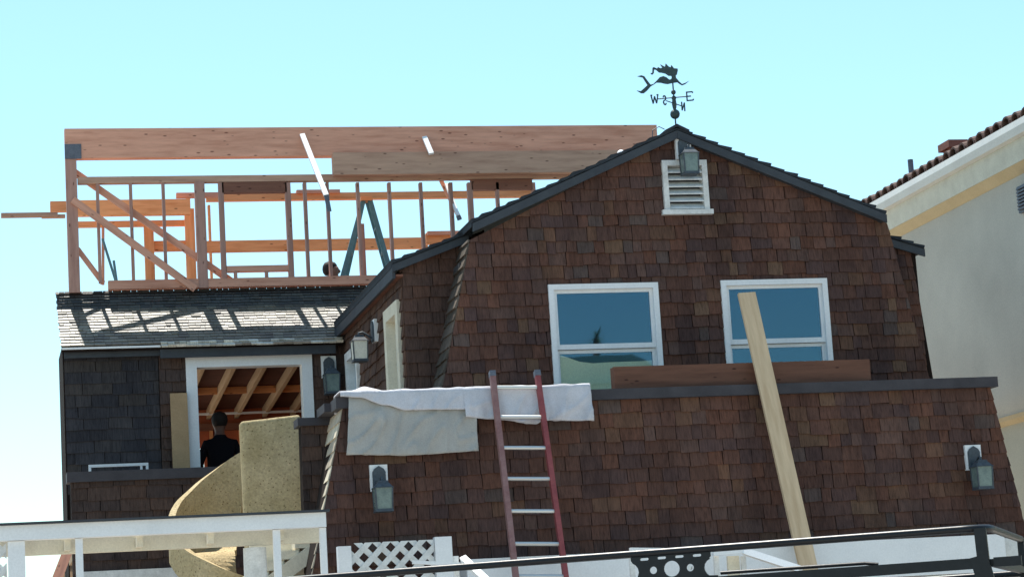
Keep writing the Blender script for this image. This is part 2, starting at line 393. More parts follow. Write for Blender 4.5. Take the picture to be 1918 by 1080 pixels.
shingle_wall(sA, [(-0.012, 2.4), (SD, 2.4), (SD, 4.2), (-0.012, 4.2)], [], sideA, pal=SUNLIT_GREY, seed=8, v_from=2.22, wr=(0.9, 1.0), thick=0.010, jit=0.004)
MB().box(3.36, 9.96, YA - 0.07, YA + 0.27, 4.2, 4.3).build('parapet_cap', M['cap'], house)
MB().add([(3.30, YA + 0.272, 4.21), (3.56, YA + 0.272, 4.21), (3.56, YA + SD, 4.21), (3.30, YA + SD, 4.21), (3.30, YA + 0.272, 4.29), (3.56, YA + 0.272, 4.29), (3.56, YA + SD, 4.29), (3.30, YA + SD, 4.29)],
         [(0, 3, 2, 1), (4, 5, 6, 7), (0, 1, 5, 4), (1, 2, 6, 5), (2, 3, 7, 6), (3, 0, 4, 7)]).build('parapet_cap', M['cap'], house)
# return wall beside the slide
YRW = YA + SD
XR0 = at(560, 795, YRW).x; ZR = at(590, 797, YRW).z
polyR = [(XR0 - .03, 0), (3.52, 0), (3.45, ZR), (XR0 + .02, ZR)]
wallR = MB().prism(polyR, YRW + 0.002, YRW + 0.2).build('return_wall', M['backing'], house)
shingle_wall(wallR, [(XR0 - .01, 2.4), (3.47, 2.4), (3.44, ZR), (XR0 + .02, ZR)], [], front(YRW), seed=11, v_from=2.22, pal=UMBER)
MB().box(XR0 - .02, 3.42, YRW - 0.06, YRW + 0.24, ZR, ZR + .075).build('parapet_cap', M['cap'], house)
# balcony floor and lower storey mass
MB().box(3.46, 9.9, YA + 0.2, 27.4, 3.1, 3.3).build('balcony_floor', M['cap'], house)
# --- gable wall
lb = lambda z: 5.0 - (6.05 - z) * 0.245
rb = lambda z: 9.44 + (6.16 - z) * 0.195
APEX = (7.25, 7.09)
polyB = [(lb(3.3), 3.3), (rb(3.3), 3.3), (rb(6.1), 6.1), APEX, (lb(6.0), 6.0)]
W1 = (5.757, 4.36, 6.906, 5.525); W2 = (7.575, 4.36, 8.725, 5.530); VT = (7.035, 6.27, 7.515, 6.79)
wallB = MB()
def grid_wall(mb, poly, rects, y0, y1):  # wall slab with real openings, cut on the rectangle edges
    us = sorted({p[0] for p in rects for p in [(p[0],), (p[2],)]}); vs_ = sorted({q for r in rects for q in (r[1], r[3])})
    us = [-99] + us + [99]; vs_ = [-99] + vs_ + [99]
    for i in range(len(us) - 1):
        for j in range(len(vs_) - 1):
            cu = max(us[i], -50) / 2 + min(us[i + 1], 50) / 2; cv = max(vs_[j], -50) / 2 + min(vs_[j + 1], 50) / 2
            if any(r[0] - 1e-6 <= us[i] and us[i + 1] <= r[2] + 1e-6 and r[1] - 1e-6 <= vs_[j] and vs_[j + 1] <= r[3] + 1e-6 for r in rects): continue
            p = poly if area(poly) > 0 else poly[::-1]
            for c in ((1, 0, -us[i]), (-1, 0, us[i + 1]), (0, 1, -vs_[j]), (0, -1, vs_[j + 1])):
                p = clip(p, *c)
                if len(p) < 3: break
            if len(p) > 2: mb.prism(p, y0, y1)
grid_wall(wallB, polyB, [W1, W2, VT], YB, YB + 0.15)
wallB = wallB.build('gable_wall', M['backing'], house)
shingle_wall(wallB, [(lb(4.0), 4.0), (rb(4.0), 4.0), (rb(6.1), 6.1), APEX, (lb(6.0), 6.0)], [W1, W2, VT], front(YB - 0.001), seed=5, v_from=4.0, wr=(0.09, 0.205))
MB().box(5.2, 9.3, YB + 1.4, YB + 1.5, 3.3, 5.7).build('inner_wall', M['dark_in'], house)
MB().box(4.9, 9.6, YB + 0.16, YB + 1.4, 5.75, 5.8).build('inner_ceiling', M['dark_in'], house)
# gable left return
def sideB(u, v, o): return Vector((lb(v) - o * 0.971 - 0.001, YB + u, v + o * 0.238))
sB = MB().add([(lb(3.3), YB + 0.15, 3.3), (lb(6.0), YB + 0.15, 6.0), (lb(6.0), YB + 0.6, 6.0), (lb(3.3), YB + 0.6, 3.3),
               (lb(3.3) + 0.2, YB + 0.15, 3.3), (lb(6.0) + 0.2, YB + 0.15, 6.0), (lb(6.0) + 0.2, YB + 0.6, 6.0), (lb(3.3) + 0.2, YB + 0.6, 3.3)],
              [(0, 1, 2, 3), (7, 6, 5, 4), (1, 5, 6, 2), (0, 3, 7, 4), (0, 4, 5, 1), (3, 2, 6, 7)]).build('side_wall', M['backing'], house)
shingle_wall(sB, [(-0.012, 4.0), (0.6, 4.0), (0.6, 6.0), (-0.012, 6.0)], [], sideB, pal=[((0.115, 0.095, 0.08), 1), ((0.09, 0.075, 0.062), 1)], seed=9, v_from=4.0, wr=(0.3, 0.45))
# right set-back piece of the gable house
polyRW = [(9.3, 3.3), (10.14, 3.3), (10.03, 4.5), (9.955, 5.35), (9.95, 5.86), (9.3, 6.06)]
wallRW = MB().prism(polyRW, YW, YW + 3.9).build('right_wing_wall', M['backing'], house)
shingle_wall(wallRW, [(9.3, 4.0), (10.08, 4.0), (10.03, 4.5), (9.955, 5.35), (9.95, 5.86), (9.3, 6.06)], [], front(YW - 0.001), seed=15, v_from=4.0)
# left set-back piece
polyLW = [(4.37, 3.3), (5.25, 3.3), (5.25, 6.2), (5.04, 6.12), (4.37, 5.80)]
wallLW = MB().prism(polyLW, YW, YW + 0.15).build('left_wing_wall', M['backing'], house)
shingle_wall(wallLW, [(4.37, 4.0), (5.2, 4.0), (5.2, 6.15), (5.04, 6.12), (4.37, 5.80)], [], front(YW - 0.001), seed=16, v_from=4.05, pal=[((0.10, 0.058, 0.045), 4), ((0.085, 0.052, 0.042), 4), ((0.115, 0.062, 0.045), 2)], wr=(0.12, 0.26))
DR = (23.83, 3.3, 24.66, 5.52); SWN = (26.54, 4.5, 27.39, 5.47)
sw = MB(); XS = 4.37
tmp = MB(); grid_wall(tmp, [(YW + 0.15, 3.3), (YC - 0.01, 3.3), (YC - 0.01, 5.80), (YW + 0.15, 5.80)], [DR, SWN], 0, 0.15)
sw.add([(XS + y, x, z) for x, y, z in tmp.v], [f[::-1] for f in tmp.f])
wallS = sw.build('side_wall', M['backing'], house)
shingle_wall(wallS, [(YW, 4.0), (YC, 4.0), (YC, 5.80), (YW, 5.80)], [DR, SWN], lambda u, v, o: Vector((XS - 0.001 - o, u, v)), seed=17, v_from=4.05, pal=[((0.10, 0.06, 0.046), 4), ((0.085, 0.054, 0.044), 4), ((0.115, 0.066, 0.048), 2)])
# door and small window on the side wall
def side_frame(name, r, tw, inner, im, slope=True):
    y0, z0, y1, z1 = r
    fr = MB().box(XS - 0.05, XS + 0.12, y0, y0 + tw, z0, z1 - tw).box(XS - 0.05, XS + 0.12, y1 - tw, y1, z0, z1 - tw).box(XS - 0.05, XS + 0.12, y0, y1, z1 - tw, z1).build(name, M['cream'] if name == 'door' else M['white_old'], house)
    MB().box(XS + 0.05, XS + 0.09, y0 + tw, y1 - tw, z0, z1 - tw).build(inner, im, fr)
    return fr
dfr = side_frame('door', DR, 0.13, 'door_leaf', M['white_old'])
side_frame('small_window', SWN, 0.10, 'pane', M['glass'])
# --- roofs of the gable house
SL = (7.16 - 6.06) / (7.25 - 4.98)
def roof_side(name, x_top, z_top, x_bot, z_bot, y0, y1, n):
    """sloping courses: every course a strip with a real butt edge"""
    root = MB().prism([(x_top, z_top - 0.05), (x_top, z_top - 0.01), (x_bot, z_bot - 0.01), (x_bot, z_bot - 0.05)], y0 + 0.03, y1).build(name, M['roof_edge'], house)
    dx, dz = (x_bot - x_top), (z_bot - z_top); L = math.hypot(dx, dz); nx, nz = -dz / L * (1 if dx > 0 else -1), abs(dx) / L
    for k in range(n):
        a, b = k / n, min(1.0, (k + 1.12) / n)
        mb = MB(); m = 7; ys = [y0 + random.uniform(-0.008, 0.012)] + [y0 + (y1 - y0) * i / m for i in range(1, m + 1)]
        t0, t1 = 0.002, random.uniform(0.018, 0.034)
        A = (x_top + dx * a, z_top + dz * a); B = (x_top + dx * b + random.uniform(-.008, .008), z_top + dz * b)
        mb.prism([(A[0] - nx * 0.01, A[1] - nz * 0.012), (B[0] - nx * 0.01, B[1] - nz * 0.012), (B[0] + nx * t1, B[1] + nz * t1), (A[0] + nx * t0, A[1] + nz * t0)], ys[0], y1)
        put('shingle_course', mesh('shingle_course', mb.v, mb.f), M['roof_edge'], root)
    return root
YR = YB - 0.12
rT, rL, rR = at(1268, 240, YR), at(884, 414, YR), at(1661, 398, YR)
groof = roof_side('gable_roof_left', rT.x, rT.z, rL.x, rL.z, YR, 28.2, 16)
roof_side('gable_roof_right', rT.x, rT.z, rR.x, rR.z, YR, 28.2, 16)
MB().prism([(rT.x, rT.z + .045), (rT.x + .13, rT.z - .02), (rT.x + .13, rT.z - .05), (rT.x, rT.z + .015), (rT.x - .13, rT.z - .05), (rT.x - .13, rT.z - .02)], YR - 0.01, 28.2).build('ridge_cap', M['roof_edge'], house)
RB = 0.085
MB().prism([(rT.x, rT.z - .02), (rT.x, rT.z - .02 - RB), (rL.x + .01, rL.z - .02 - RB), (rL.x + .01, rL.z - .02)], YR + 0.005, YR + 0.035).build('rake_board', M['trim_dark'], house)
MB().prism([(rT.x + .002, rT.z - .02 - RB), (rT.x + .002, rT.z - .02), (rR.x, rR.z - .02), (rR.x, rR.z - .02 - RB)], YR + 0.005, YR + 0.035).build('rake_board', M['trim_dark'], house)
MB().prism([(rT.x, rT.z - .09), (rT.x, rT.z - .06), (rL.x + .03, rL.z - .06), (rL.x + .03, rL.z - .09)], YR + 0.04, YB).prism([(rT.x + .002, rT.z - .06), (rT.x + .002, rT.z - .09), (rR.x - .03, rR.z - .09), (rR.x - .03, rR.z - .06)], YR + 0.04, YB).build('soffit', M['trim_dark'], house)
# left low roof + its fascia and eave
roof_side('low_roof_left', 5.10, 6.17, 4.25, 5.86, YW - 0.14, YC - 0.05, 6)
MB().prism([(5.06, 6.13), (5.06, 6.055), (4.25, 5.76), (4.25, 5.835)], YW - 0.12, YW - 0.09).build('rake_board', M['trim_dark'], house)
MB().box(4.255, 4.285, YW - 0.09, YC - 0.05, 5.70, 5.83).build('fascia', M['trim_dark'], house)
MB().box(4.29, 4.365, YW - 0.09, YC - 0.05, 5.72, 5.74).build('soffit', M['fir_red'], house)
roof_side('low_roof_right', 9.46, 6.10, 10.03, 5.92, YW - 0.1, YC, 4)
MB().prism([(9.5, 5.98), (9.5, 6.06), (10.03, 5.90), (10.03, 5.82)], YW - 0.08, YW - 0.05).build('rake_board', M['trim_dark'], house)
# --- vent in the gable
vx0, vz0, vx1, vz1 = VT; t = 0.055
vent = MB().box(vx0, vx0 + t, YB - 0.055, YB + 0.08, vz0, vz1 - t).box(vx1 - t, vx1, YB - 0.055, YB + 0.08, vz0, vz1 - t).box(vx0, vx1, YB - 0.055, YB + 0.08, vz1 - t, vz1).build('vent', M['white_old'], house)
MB().box(vx0 - 0.03, vx1 + 0.03, YB - 0.075, YB + 0.08, vz0 - 0.05, vz0).build('sill', M['white_old'], vent)
for i in range(6):
    z = vz0 + 0.01 + i * 0.075
    MB().prismx([(YB - 0.045, z), (YB + 0.035, z + 0.062), (YB + 0.035, z + 0.074), (YB - 0.045, z + 0.014)], vx0 + t, vx1 - t).build('louver', M['white_old'], vent)
MB().box(vx0 + t, vx1 - t, YB + 0.09, YB + 0.11, vz0, vz1).build('backing', M['dark_in'], vent)
# --- the two sash windows
def sash_window(r, lab):
    x0, z0, x1, z1 = r; t = 0.055; y0, y1 = YB - 0.045, YB + 0.12
    w = MB().box(x0, x0 + t, y0, y1, z0, z1 - t).box(x1 - t, x1, y0, y1, z0, z1 - t).box(x0, x1, y0, y1, z1 - t, z1).box(x0 - 0.02, x1 + 0.02, y0 - 0.03, y1, z0 - 0.05, z0).build('window', M['white'], house)
    w['label'] = lab
    zm = z1 - 0.66
    for nm, za, zb, yo in (('upper_sash', zm, z1 - t, 0.0), ('lower_sash', z0, zm - 0.004, 0.035)):
        s = 0.035; xa, xb = x0 + t, x1 - t; ya, yb = YB - 0.01 + yo, YB + 0.022 + yo
        if nm == 'upper_sash': s2 = 0.05
        else: s2 = 0.045
        MB().box(xa, xa + s, ya, yb, za + s2, zb - s).box(xb - s, xb, ya, yb, za + s2, zb - s).box(xa, xb, ya, yb, za, za + s2).box(xa, xb, ya, yb, zb - s, zb).build(nm, M['white'], w)
        MB().box(xa + s - 0.004, xb - s + 0.004, ya + 0.012, ya + 0.018, za + s2 - 0.004, zb - s + 0.004).build('pane', M['glass'], w)
    return w
w1 = sash_window(W1, 'white sash window reflecting a pale building in its lower pane')
bt = [(1038, 662), (1060, 668), (1085, 677), (1110, 680), (1140, 678), (1170, 677), (1200, 676), (1226, 674)]
bp_ = [(at(x, y, YB + .1).x, at(x, y, YB + .1).z) for x, y in bt]
MB().prism([(bp_[-1][0], 4.37), (bp_[0][0], 4.37)][::-1][::-1] + [bp_[0]] + bp_[1:], YB + .095, YB + .105).build('blind', M['curtain'], w1)
sash_window(W2, 'white sash window crossed by a leaning plank')

# --- left wing wall with the big opening
OP = (2.62, 4.0, 3.86, 5.405)
wallC = MB(); grid_wall(wallC, [(2.2, 3.3), (4.37, 3.3), (4.37, 5.72), (2.2, 5.72)], [OP], YC, YC + 0.14)
wallC = wallC.build('wing_wall', M['backing'], house)
shingle_wall(wallC, [(2.2, 4.0), (4.37, 4.0), (4.37, 5.70), (2.2, 5.70)], [(OP[0] - 0.1, 3.0, OP[2] + 0.1, 5.5)], front(YC - 0.001), seed=21, v_from=3.94, pal=UMBER)
wallC2 = MB().box(1.13, 2.2, YC + 0.06, YC + 0.2, 3.3, 5.72).build('wing_wall', M['backing'], house)
shingle_wall(wallC2, [(1.13, 4.0), (2.195, 4.0), (2.195, 5.70), (1.13, 5.70)], [], front(YC + 0.059), seed=22, v_from=3.94, pal=SHADED_BLUE, wr=(0.16, 0.34), thick=0.013)
MB().box(1.115, 1.128, YC + 0.05, 28.9, 0, 5.72).build('wing_side_wall', M['backing'], house)
of = MB().box(2.505, 2.63, YC - 0.045, YC + 0.15, 3.3, 5.40).box(3.85, 3.972, YC - 0.045, YC + 0.15, 3.3, 5.40).box(2.505, 3.972, YC - 0.045, YC + 0.15, 5.40, 5.52).build('opening_frame', M['white'], house)
# parapet of the lower balcony
wallD = MB().box(1.11, 3.2, 26.45, 26.62, 0, 4.02).build('lower_parapet', M['backing'], house)
shingle_wall(wallD, [(1.11, 2.9), (3.2, 2.9), (3.2, 4.02), (1.11, 4.02)], [], front(26.449), seed=23, v_from=2.9, pal=UMBER, wr=(0.12, 0.30))
MB().box(1.07, 3.2, 26.39, 26.68, 4.02, 4.13).build('parapet_cap', M['cap'], house)
MB().box(1.2, 2.6, 26.36, 26.449, 2.70, 3.05).box(1.2, 1.34, 26.36, 26.449, 0, 2.698).build('garage_trim', M['white_old'], house)
MB().box(1.12, 5.3, 26.64, 33, 3.2, 3.3).build('wing_floor', M['tan_ply'], house)
# wing roof: steep upstand then flatter weathered shakes
ZT, ZK, ZL = 6.46, 6.235, 5.665; YK, YL = YE - 0.09, YE - 0.97
rfC = MB().add([(1.10, YE - 0.02, ZT - 0.02), (4.9, YE - 0.02, ZT - 0.02), (4.9, YK, ZK - 0.02), (1.10, YK, ZK - 0.02), (1.10, YL + 0.03, ZL - 0.01), (4.9, YL + 0.03, ZL - 0.01),
                (1.10, YE - 0.02, ZT - 0.12), (4.9, YE - 0.02, ZT - 0.12), (4.9, YK, ZK - 0.10), (1.10, YK, ZK - 0.10), (1.10, YL + 0.03, ZL - 0.06), (4.9, YL + 0.03, ZL - 0.06)],
               [(0, 3, 2, 1), (3, 4, 5, 2), (6, 7, 8, 9), (9, 8, 11, 10), (0, 6, 9, 3), (3, 9, 10, 4), (1, 2, 8, 7), (2, 5, 11, 8), (4, 10, 11, 5), (0, 1, 7, 6)]).build('wing_roof', M['backing'], house)
rnd = random.Random(31); mb = MB(); cols = []
SHK = [(0.14, 0.13, 0.105), (0.16, 0.15, 0.12), (0.125, 0.115, 0.10), (0.15, 0.135, 0.105), (0.09, 0.085, 0.075)]
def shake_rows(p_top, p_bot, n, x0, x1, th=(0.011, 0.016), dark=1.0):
    ty, tz = p_top; by, bz = p_bot; dy, dz = by - ty, bz - tz; L = math.hypot(dy, dz); ny, nz = dz / L, -dy / L
    if nz < 0: ny, nz = -ny, -nz
    for k in range(n):
        x = x0 + rnd.uniform(-.03, 0)
        while x < x1:
            w = rnd.uniform(0.05, 0.15); a = k / n; b = (k + 1 + rnd.uniform(-0.07, 0.10)) / n; t = rnd.uniform(*th) * (1.5 if rnd.random() < .04 else 1)
            xa, xb = max(x + .002, x0 + rnd.uniform(-.012, .012)), min(x + w - .002, x1); x += w
            if xb - xa < 0.01: continue
            A = (ty + dy * a, tz + dz * a); B = (ty + dy * b, tz + dz * b)
            A2 = (A[0] + ny * 0.003, A[1] + nz * 0.003); B2 = (B[0] + ny * t, B[1] + nz * t)
            vs_ = [(xa, *A), (xb, *A), (xb, *B), (xa, *B), (xa, *A2), (xb, *A2), (xb, *B2), (xa, *B2)]
            fs = [(4, 7, 6, 5), (0, 4, 5, 1), (1, 5, 6, 2), (2, 6, 7, 3), (3, 7, 4, 0)]
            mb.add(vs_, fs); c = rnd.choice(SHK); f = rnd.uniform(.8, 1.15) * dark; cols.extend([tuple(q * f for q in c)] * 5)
shake_rows((YE, ZT), (YK, ZK), 6, 1.09, 5.2, dark=0.35)  # steep rows tinted darker, their shade put into the colour
shake_rows((YK, ZK), (YL, ZL), 13, 1.09, 4.9)
SHK = [(0.60, 0.56, 0.47), (0.50, 0.46, 0.38), (0.66, 0.63, 0.55), (0.28, 0.25, 0.21)]  # pale tints for the eave course, standing in for a sunlit edge
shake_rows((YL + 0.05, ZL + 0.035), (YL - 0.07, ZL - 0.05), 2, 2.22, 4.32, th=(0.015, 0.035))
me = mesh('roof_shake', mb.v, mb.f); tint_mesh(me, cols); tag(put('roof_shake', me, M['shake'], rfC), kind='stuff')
MB().box(1.10, 2.215, YL + 0.005, YL + 0.025, ZL - 0.035, ZL - 0.012).build('eave_lit_strip', M['white'], house)  # thin white strip added to draw the sunlit line along the left eave
MB().box(1.13, 4.24, YL + 0.10, YL + 0.13, ZL - 0.12, ZL - 0.055).build('fascia', M['trim_dark'], house)
MB().box(2.21, 4.24, YL + 0.02, YL + 0.05, ZL - 0.16, ZL - 0.06).build('fascia', M['trim_dark'], house)
# interior seen through the opening
gx0, gx1, gz = at(364, 850, 33).x, at(383, 850, 33).x, at(372, 838, 33).z
bw = MB().box(2.45, gx0, 33.0, 33.12, 3.3, 5.56).box(gx1, 5.3, 33.0, 33.12, 3.3, 5.56).box(gx0, gx1, 33.0, 33.12, gz, 5.56).build('back_wall', M['ply_red'], house)
for i in range(8): timber('stud', (2.5 + i * 0.4, 32.94, 3.3), (2.5 + i * 0.4, 32.94, 5.25), 0.09, 0.04, M['fir_orange'], bw)
timber('back_plate', (2.45, 32.93, 5.30), (5.3, 32.93, 5.30), 0.11, 0.09, M['fir_red'], house)
zl_ = at(450, 773, 32.6).z; timber('light_rail', (2.45, 32.6, zl_), (5.3, 32.6, zl_), 0.03, 0.03, M['white'], house)
zj = lambda y: 5.81 - 0.33 * (y - 27.95) / 5.05
ceil = MB().prismx([(YE + .03, zj(YE) + .07), (33.0, zj(33.0) + .07), (33.0, zj(33.0) + .11), (YE + .03, zj(YE) + .11)], 1.75, 5.3).build('ceiling_deck', M['deck'], house)
for i in range(11):
    x = 1.35 + i * 0.385
    timber('ceiling_joist', (x, YC + 0.3, zj(YC + .3)), (x, 33.0, zj(33.0)), 0.05, 0.13, M['pale_plank'], ceil)
for y in (29.6, 31.4):
    for i in range(10):
        x = 1.35 + i * 0.385; timber('blocking', (x + 0.03, y, zj(y) + .02), (x + 0.355, y, zj(y) + .02), 0.04, 0.09, M['fir_orange'], ceil)
timber('header', (2.25, YC + 0.55, 5.60), (4.3, YC + 0.55, 5.60), 0.1, 0.24, M['fir_red'], house)
MB().box(5.3, 5.42, YC + 0.15, 33.1, 3.3, 5.88).build('partition', M['ply_red'], house)

# --- garage fascia band at the foot of the lower wall
band = MB().box(4.44, 9.72, YA - 0.42, YA - 0.03, 2.38, 2.735).build('fascia_band', M['white'], house)
MB().box(9.725, 9.93, YA - 0.30, YA - 0.03, 2.46, 2.70).build('band_end_block', M['white_old'], house)
MB().box(9.74, 9.90, YA - 0.30, YA - 0.03, 2.05, 2.33).build('band_end_block', M['white_old'], house)
flush_shingles(house)

# ================================================================== TIMBER FRAME OF THE NEW STOREY
fr = thing('timber_frame', 'unfinished fir stud framing of the new storey above the wing roof', 'timber framing', (4.5, YE, 6.46))
def P(px, py, Y=YE): return at(px, py, Y)
def hor(name, xa, xb, z0, z1, Y, w, m): return timber(name, (xa, Y, (z0 + z1) / 2), (xb, Y, (z0 + z1) / 2), w, z1 - z0, m, fr)
def stud(pxa, pya, pyb, h, Y=YE, m='fir_stud', name='stud', w=0.09):
    a = P(pxa, pya, Y); zb = P(pxa + 8, pyb, Y).z
    return timber(name, (a.x, Y, zb), (a.x, Y, a.z), w, h, M[m], fr)
hor('ridge_beam', 1.24, 8.59, 8.06, 8.42, YE, 0.14, M['fir'])
MB().box(1.235, 1.43, YE - 0.08, YE - 0.072, 8.05, 8.23).build('steel_bracket', M['steel'], fr)
hor('carry_beam', 4.43, 8.2, 7.79, 8.065, YE - 0.16, 0.12, M['fir_grey'])
hor('top_plate', 1.38, 7.6, 7.755, 7.835, YE, 0.10, M['fir_grey'])
hor('bottom_plate', 1.70, 5.6, 6.47, 6.575, YE, 0.12, M['fir'])
timber('corner_post', (1.305, YE, 6.44), (1.305, YE, 8.055), 0.13, 0.13, M['fir_stud'], fr)
timber('end_post', (8.5, YE, 5.9), (8.5, YE, 8.055), 0.13, 0.13, M['fir'], fr)
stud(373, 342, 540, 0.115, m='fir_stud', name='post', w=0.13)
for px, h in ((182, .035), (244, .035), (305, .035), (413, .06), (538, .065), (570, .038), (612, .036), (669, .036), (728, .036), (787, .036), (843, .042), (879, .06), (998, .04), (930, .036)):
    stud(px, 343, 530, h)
hor('header_board', P(415, 350).x, P(536, 350).x, 7.62, 7.752, YE, 0.09, M['fir_red'])
hor('header_board', P(882, 350).x, P(996, 350).x, 7.62, 7.752, YE, 0.09, M['fir_red'])
hor('window_sill', P(423, 500).x, P(540, 500).x, P(480, 509).z, P(480, 498).z, YE, 0.09, M['fir'])
for px in (441, 499): stud(px, 509, 530, 0.035)
def brace(a, b, h, Y, m='fir', w=0.04, Yb=None): return timber('brace', P(*a, Y), P(*b, Yb or Y), w, h, M[m], fr)
brace((136, 374), (366, 541), 0.085, YE - 0.08)
brace((130, 316), (434, 527), 0.08, YE + 0.08)
brace((145, 466), (193, 530), 0.06, YE + 0.07)
brace((826, 338), (862, 411), 0.045, YE + 0.25, 'fir')
stud(677, 420, 532, 0.055, YE + 0.5)
# pale sunlit straps hung off the ridge beam
for a, b, c in (((566, 252), (611, 366), (617, 396)), ((795, 257), (808, 288), (812, 296)), ((836, 345), (858, 404), (861, 412))):
    Y0 = YE - 0.10 if a[0] != 836 else YE + 0.2
    dp = (b[1] - a[1]) / 165.0; timber('pale_strap', P(*a, Y0), P(*b, Y0 - dp), 0.03, 0.06 if a[0] != 836 else 0.04, M['white'], fr)
    if a[0] != 795: timber('strap_end', P(*b, Y0 - dp), P(*c, Y0 - dp), 0.03, 0.05, M['steel'], fr)
# rear wall of the frame
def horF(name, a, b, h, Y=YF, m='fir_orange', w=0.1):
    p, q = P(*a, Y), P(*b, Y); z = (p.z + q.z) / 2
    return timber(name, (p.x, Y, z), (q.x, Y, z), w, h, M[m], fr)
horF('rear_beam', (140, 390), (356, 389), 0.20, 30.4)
horF('rear_beam', (94, 386), (140, 389), 0.13, 30.39)
horF('outrigger', (2, 403), (108, 403), 0.05, 30.2, 'fir_grey')
horF('outrigger', (78, 406), (122, 405), 0.035, 30.25, 'fir_grey')
horF('rear_plate', (386, 369), (1040, 365), 0.09)
horF('rear_plate', (330, 366), (412, 366), 0.06, 30.6, 'fir')
horF('rear_plate', (555, 360), (636, 359), 0.045, YF - 0.05, 'fir')
horF('rear_rail', (144, 420), (346, 419), 0.07)
horF('rear_rail', (288, 461), (352, 461), 0.13)
horF('rear_rail', (386, 461), (800, 457), 0.145)
horF('rear_block', (797, 449), (857, 446), 0.14, YF - 0.3)
horF('rear_block', (800, 438), (868, 436), 0.05, YF - 0.35, 'fir')
for px, py, h in ((278, 424, 0.12), (354, 392, 0.12)): stud(px, py, 533, h, YF - 0.1, 'fir_orange', 'rear_post', 0.12)
for px, py, h in ((352, 370, 0.05),(391,385,0.03)): stud(px, py, 533, h, YF, 'fir_orange', 'rear_stud')
timber('rear_stud', P(193, 425, YF), P(193, 533, YF), 0.06, 0.035, M['fir'], fr)
timber('rear_brace', P(192, 447, YF - .1), P(218, 530, YF - .1), 0.04, 0.03, M['lad_green'], fr)
timber('rear_brace', P(213, 488, YF - .2), P(219, 530, YF - .2), 0.04, 0.03, M['lad_green'], fr)

# ================================================================== LADDERS
lad = thing('extension_ladder', 'red extension ladder with silver rungs leaning on the balcony parapet over the white cloths', 'ladder', (5.2, 20.8, 0))
def lad_pt(px, py, off=0.0):            # on the leaning plane Y = 21.86 - 0.26*(4.45 - z)
    d = ray(px, py); k = (21.86 - off - 0.26 * (4.45 - CAM.z)) / (d.y - 0.26 * d.z); return CAM + d * k
def to_ground(p, q): return p + (q - p) * (p.z / (p.z - q.z))
L0, L1 = lad_pt(922, 700), lad_pt(965, 1070); R0, R1 = lad_pt(1006, 699), lad_pt(1058, 1068)
LG, RG = to_ground(L0, L1), to_ground(R0, R1)
for a, b, m, h in ((L0, LG, 'lad_pink', 0.06), (R0, RG, 'lad_red', 0.055)):
    rl = timber('rail', a, b, 0.06, h * .85, M[m], lad); dirv = (b - a).normalized()
    timber('rail_cap', a - dirv * 0.025, a + dirv * 0.03, 0.07, 0.056, M['steel'], rl)
for y in (726, 783, 841, 899, 959, 1019, 1078, 1138, 1198, 1258):
    tl, tr = (y - 700) / 370, (y - 699) / 369
    a = L0 + (L1 - L0) * tl; b = R0 + (R1 - R0) * tr
    if a.z < 0.1: break
    MB().tube([a + Vector((0.01, 0, 0)), b - Vector((0.01, 0, 0))], 0.019, 8).build('rung', M['alu'], lad, True)
stp = thing('step_ladder', 'green blue step ladder standing open behind the studs of the frame', 'ladder', (4.98, 29.3, 5.92))
ap = at(684, 376, 29.3)
def leg(px, py, Y, name='leg', x=0.0):
    p = at(px, py, Y); a = Vector((ap.x + x, 29.3 + (0.06 if Y > 29.3 else -0.06), ap.z)); b = a + (p - a) * ((a.z - 5.92) / (a.z - p.z)); timber(name, a, b, 0.03, 0.06, M['lad_green'], stp); return a, b
l1 = leg(641, 520, 29.2, x=-0.03); l2 = leg(733, 515, 29.2, x=0.05); l3 = leg(648, 520, 29.75, x=-0.02); l4 = leg(727, 515, 29.75, x=0.04)
for k in range(1, 6):
    t = k / 6 + 0.03
    for a_, b_ in (((l1, l2) if k > 3 else (l1, l3)), (l2, l4)):
        timber('step', a_[0] + (a_[1] - a_[0]) * t, b_[0] + (b_[1] - b_[0]) * t, 0.05, 0.03, M['lad_green'], stp)
timber('top_cap', (ap.x - 0.07, 29.3, ap.z + 0.01), (ap.x + 0.07, 29.3, ap.z + 0.01), 0.22, 0.05, M['fir_orange'], stp)

# ================================================================== BOARDS LYING AND LEANING
def lean_pt(px, py):
    d = ray(px, py); s = 0.30; k = (21.88 - s * (4.3 - CAM.z)) / (d.y - s * d.z); return CAM + d * k
p0, p1 = lean_pt(1398, 549), lean_pt(1512, 1055); pg = to_ground(p0, p1)
o = timber('leaning_plank', p0, pg, 0.04, 0.175, M['pale_plank'], None); tag(o, 'long pale plank leaning steeply against the balcony parapet in front of the right window', 'plank')
bx0, bx1 = at(1151, 705, YA + .03).x, at(1630, 692, YA + .03).x
o = timber('brown_beam', (bx0, YA + 0.10, 4.30 + 0.112), (bx1, YA + 0.10, 4.30 + 0.112), 0.14, 0.222, M['fir_brown'], None); tag(o, 'thick reddish brown timber beam lying on the balcony parapet below the windows', 'beam')
o = timber('tan_board', (2.405, YC - 0.20, 3.31), (2.405, YC - 0.09, 5.10), 0.03, 0.195, M['tan_ply'], None); tag(o, 'upright tan board standing left of the big white framed opening', 'board')
a, b = at(652, 575, 28.0), at(693, 565, 28.0); a.z += .0; 
o = timber('white_board', (a.x, 28.02, 6.06), (b.x + 0.12, 28.22, 6.19), 0.10, 0.03, M['white'], None); tag(o, 'short white board lying on the wing roof beside the gable roof', 'board')
o = timber('red_board', at(106, 1085, 24.5), at(133, 1015, 25.0), 0.03, 0.10, M['fir_red'], None); tag(o, 'red brown board leaning at the far left behind the white railing', 'board')

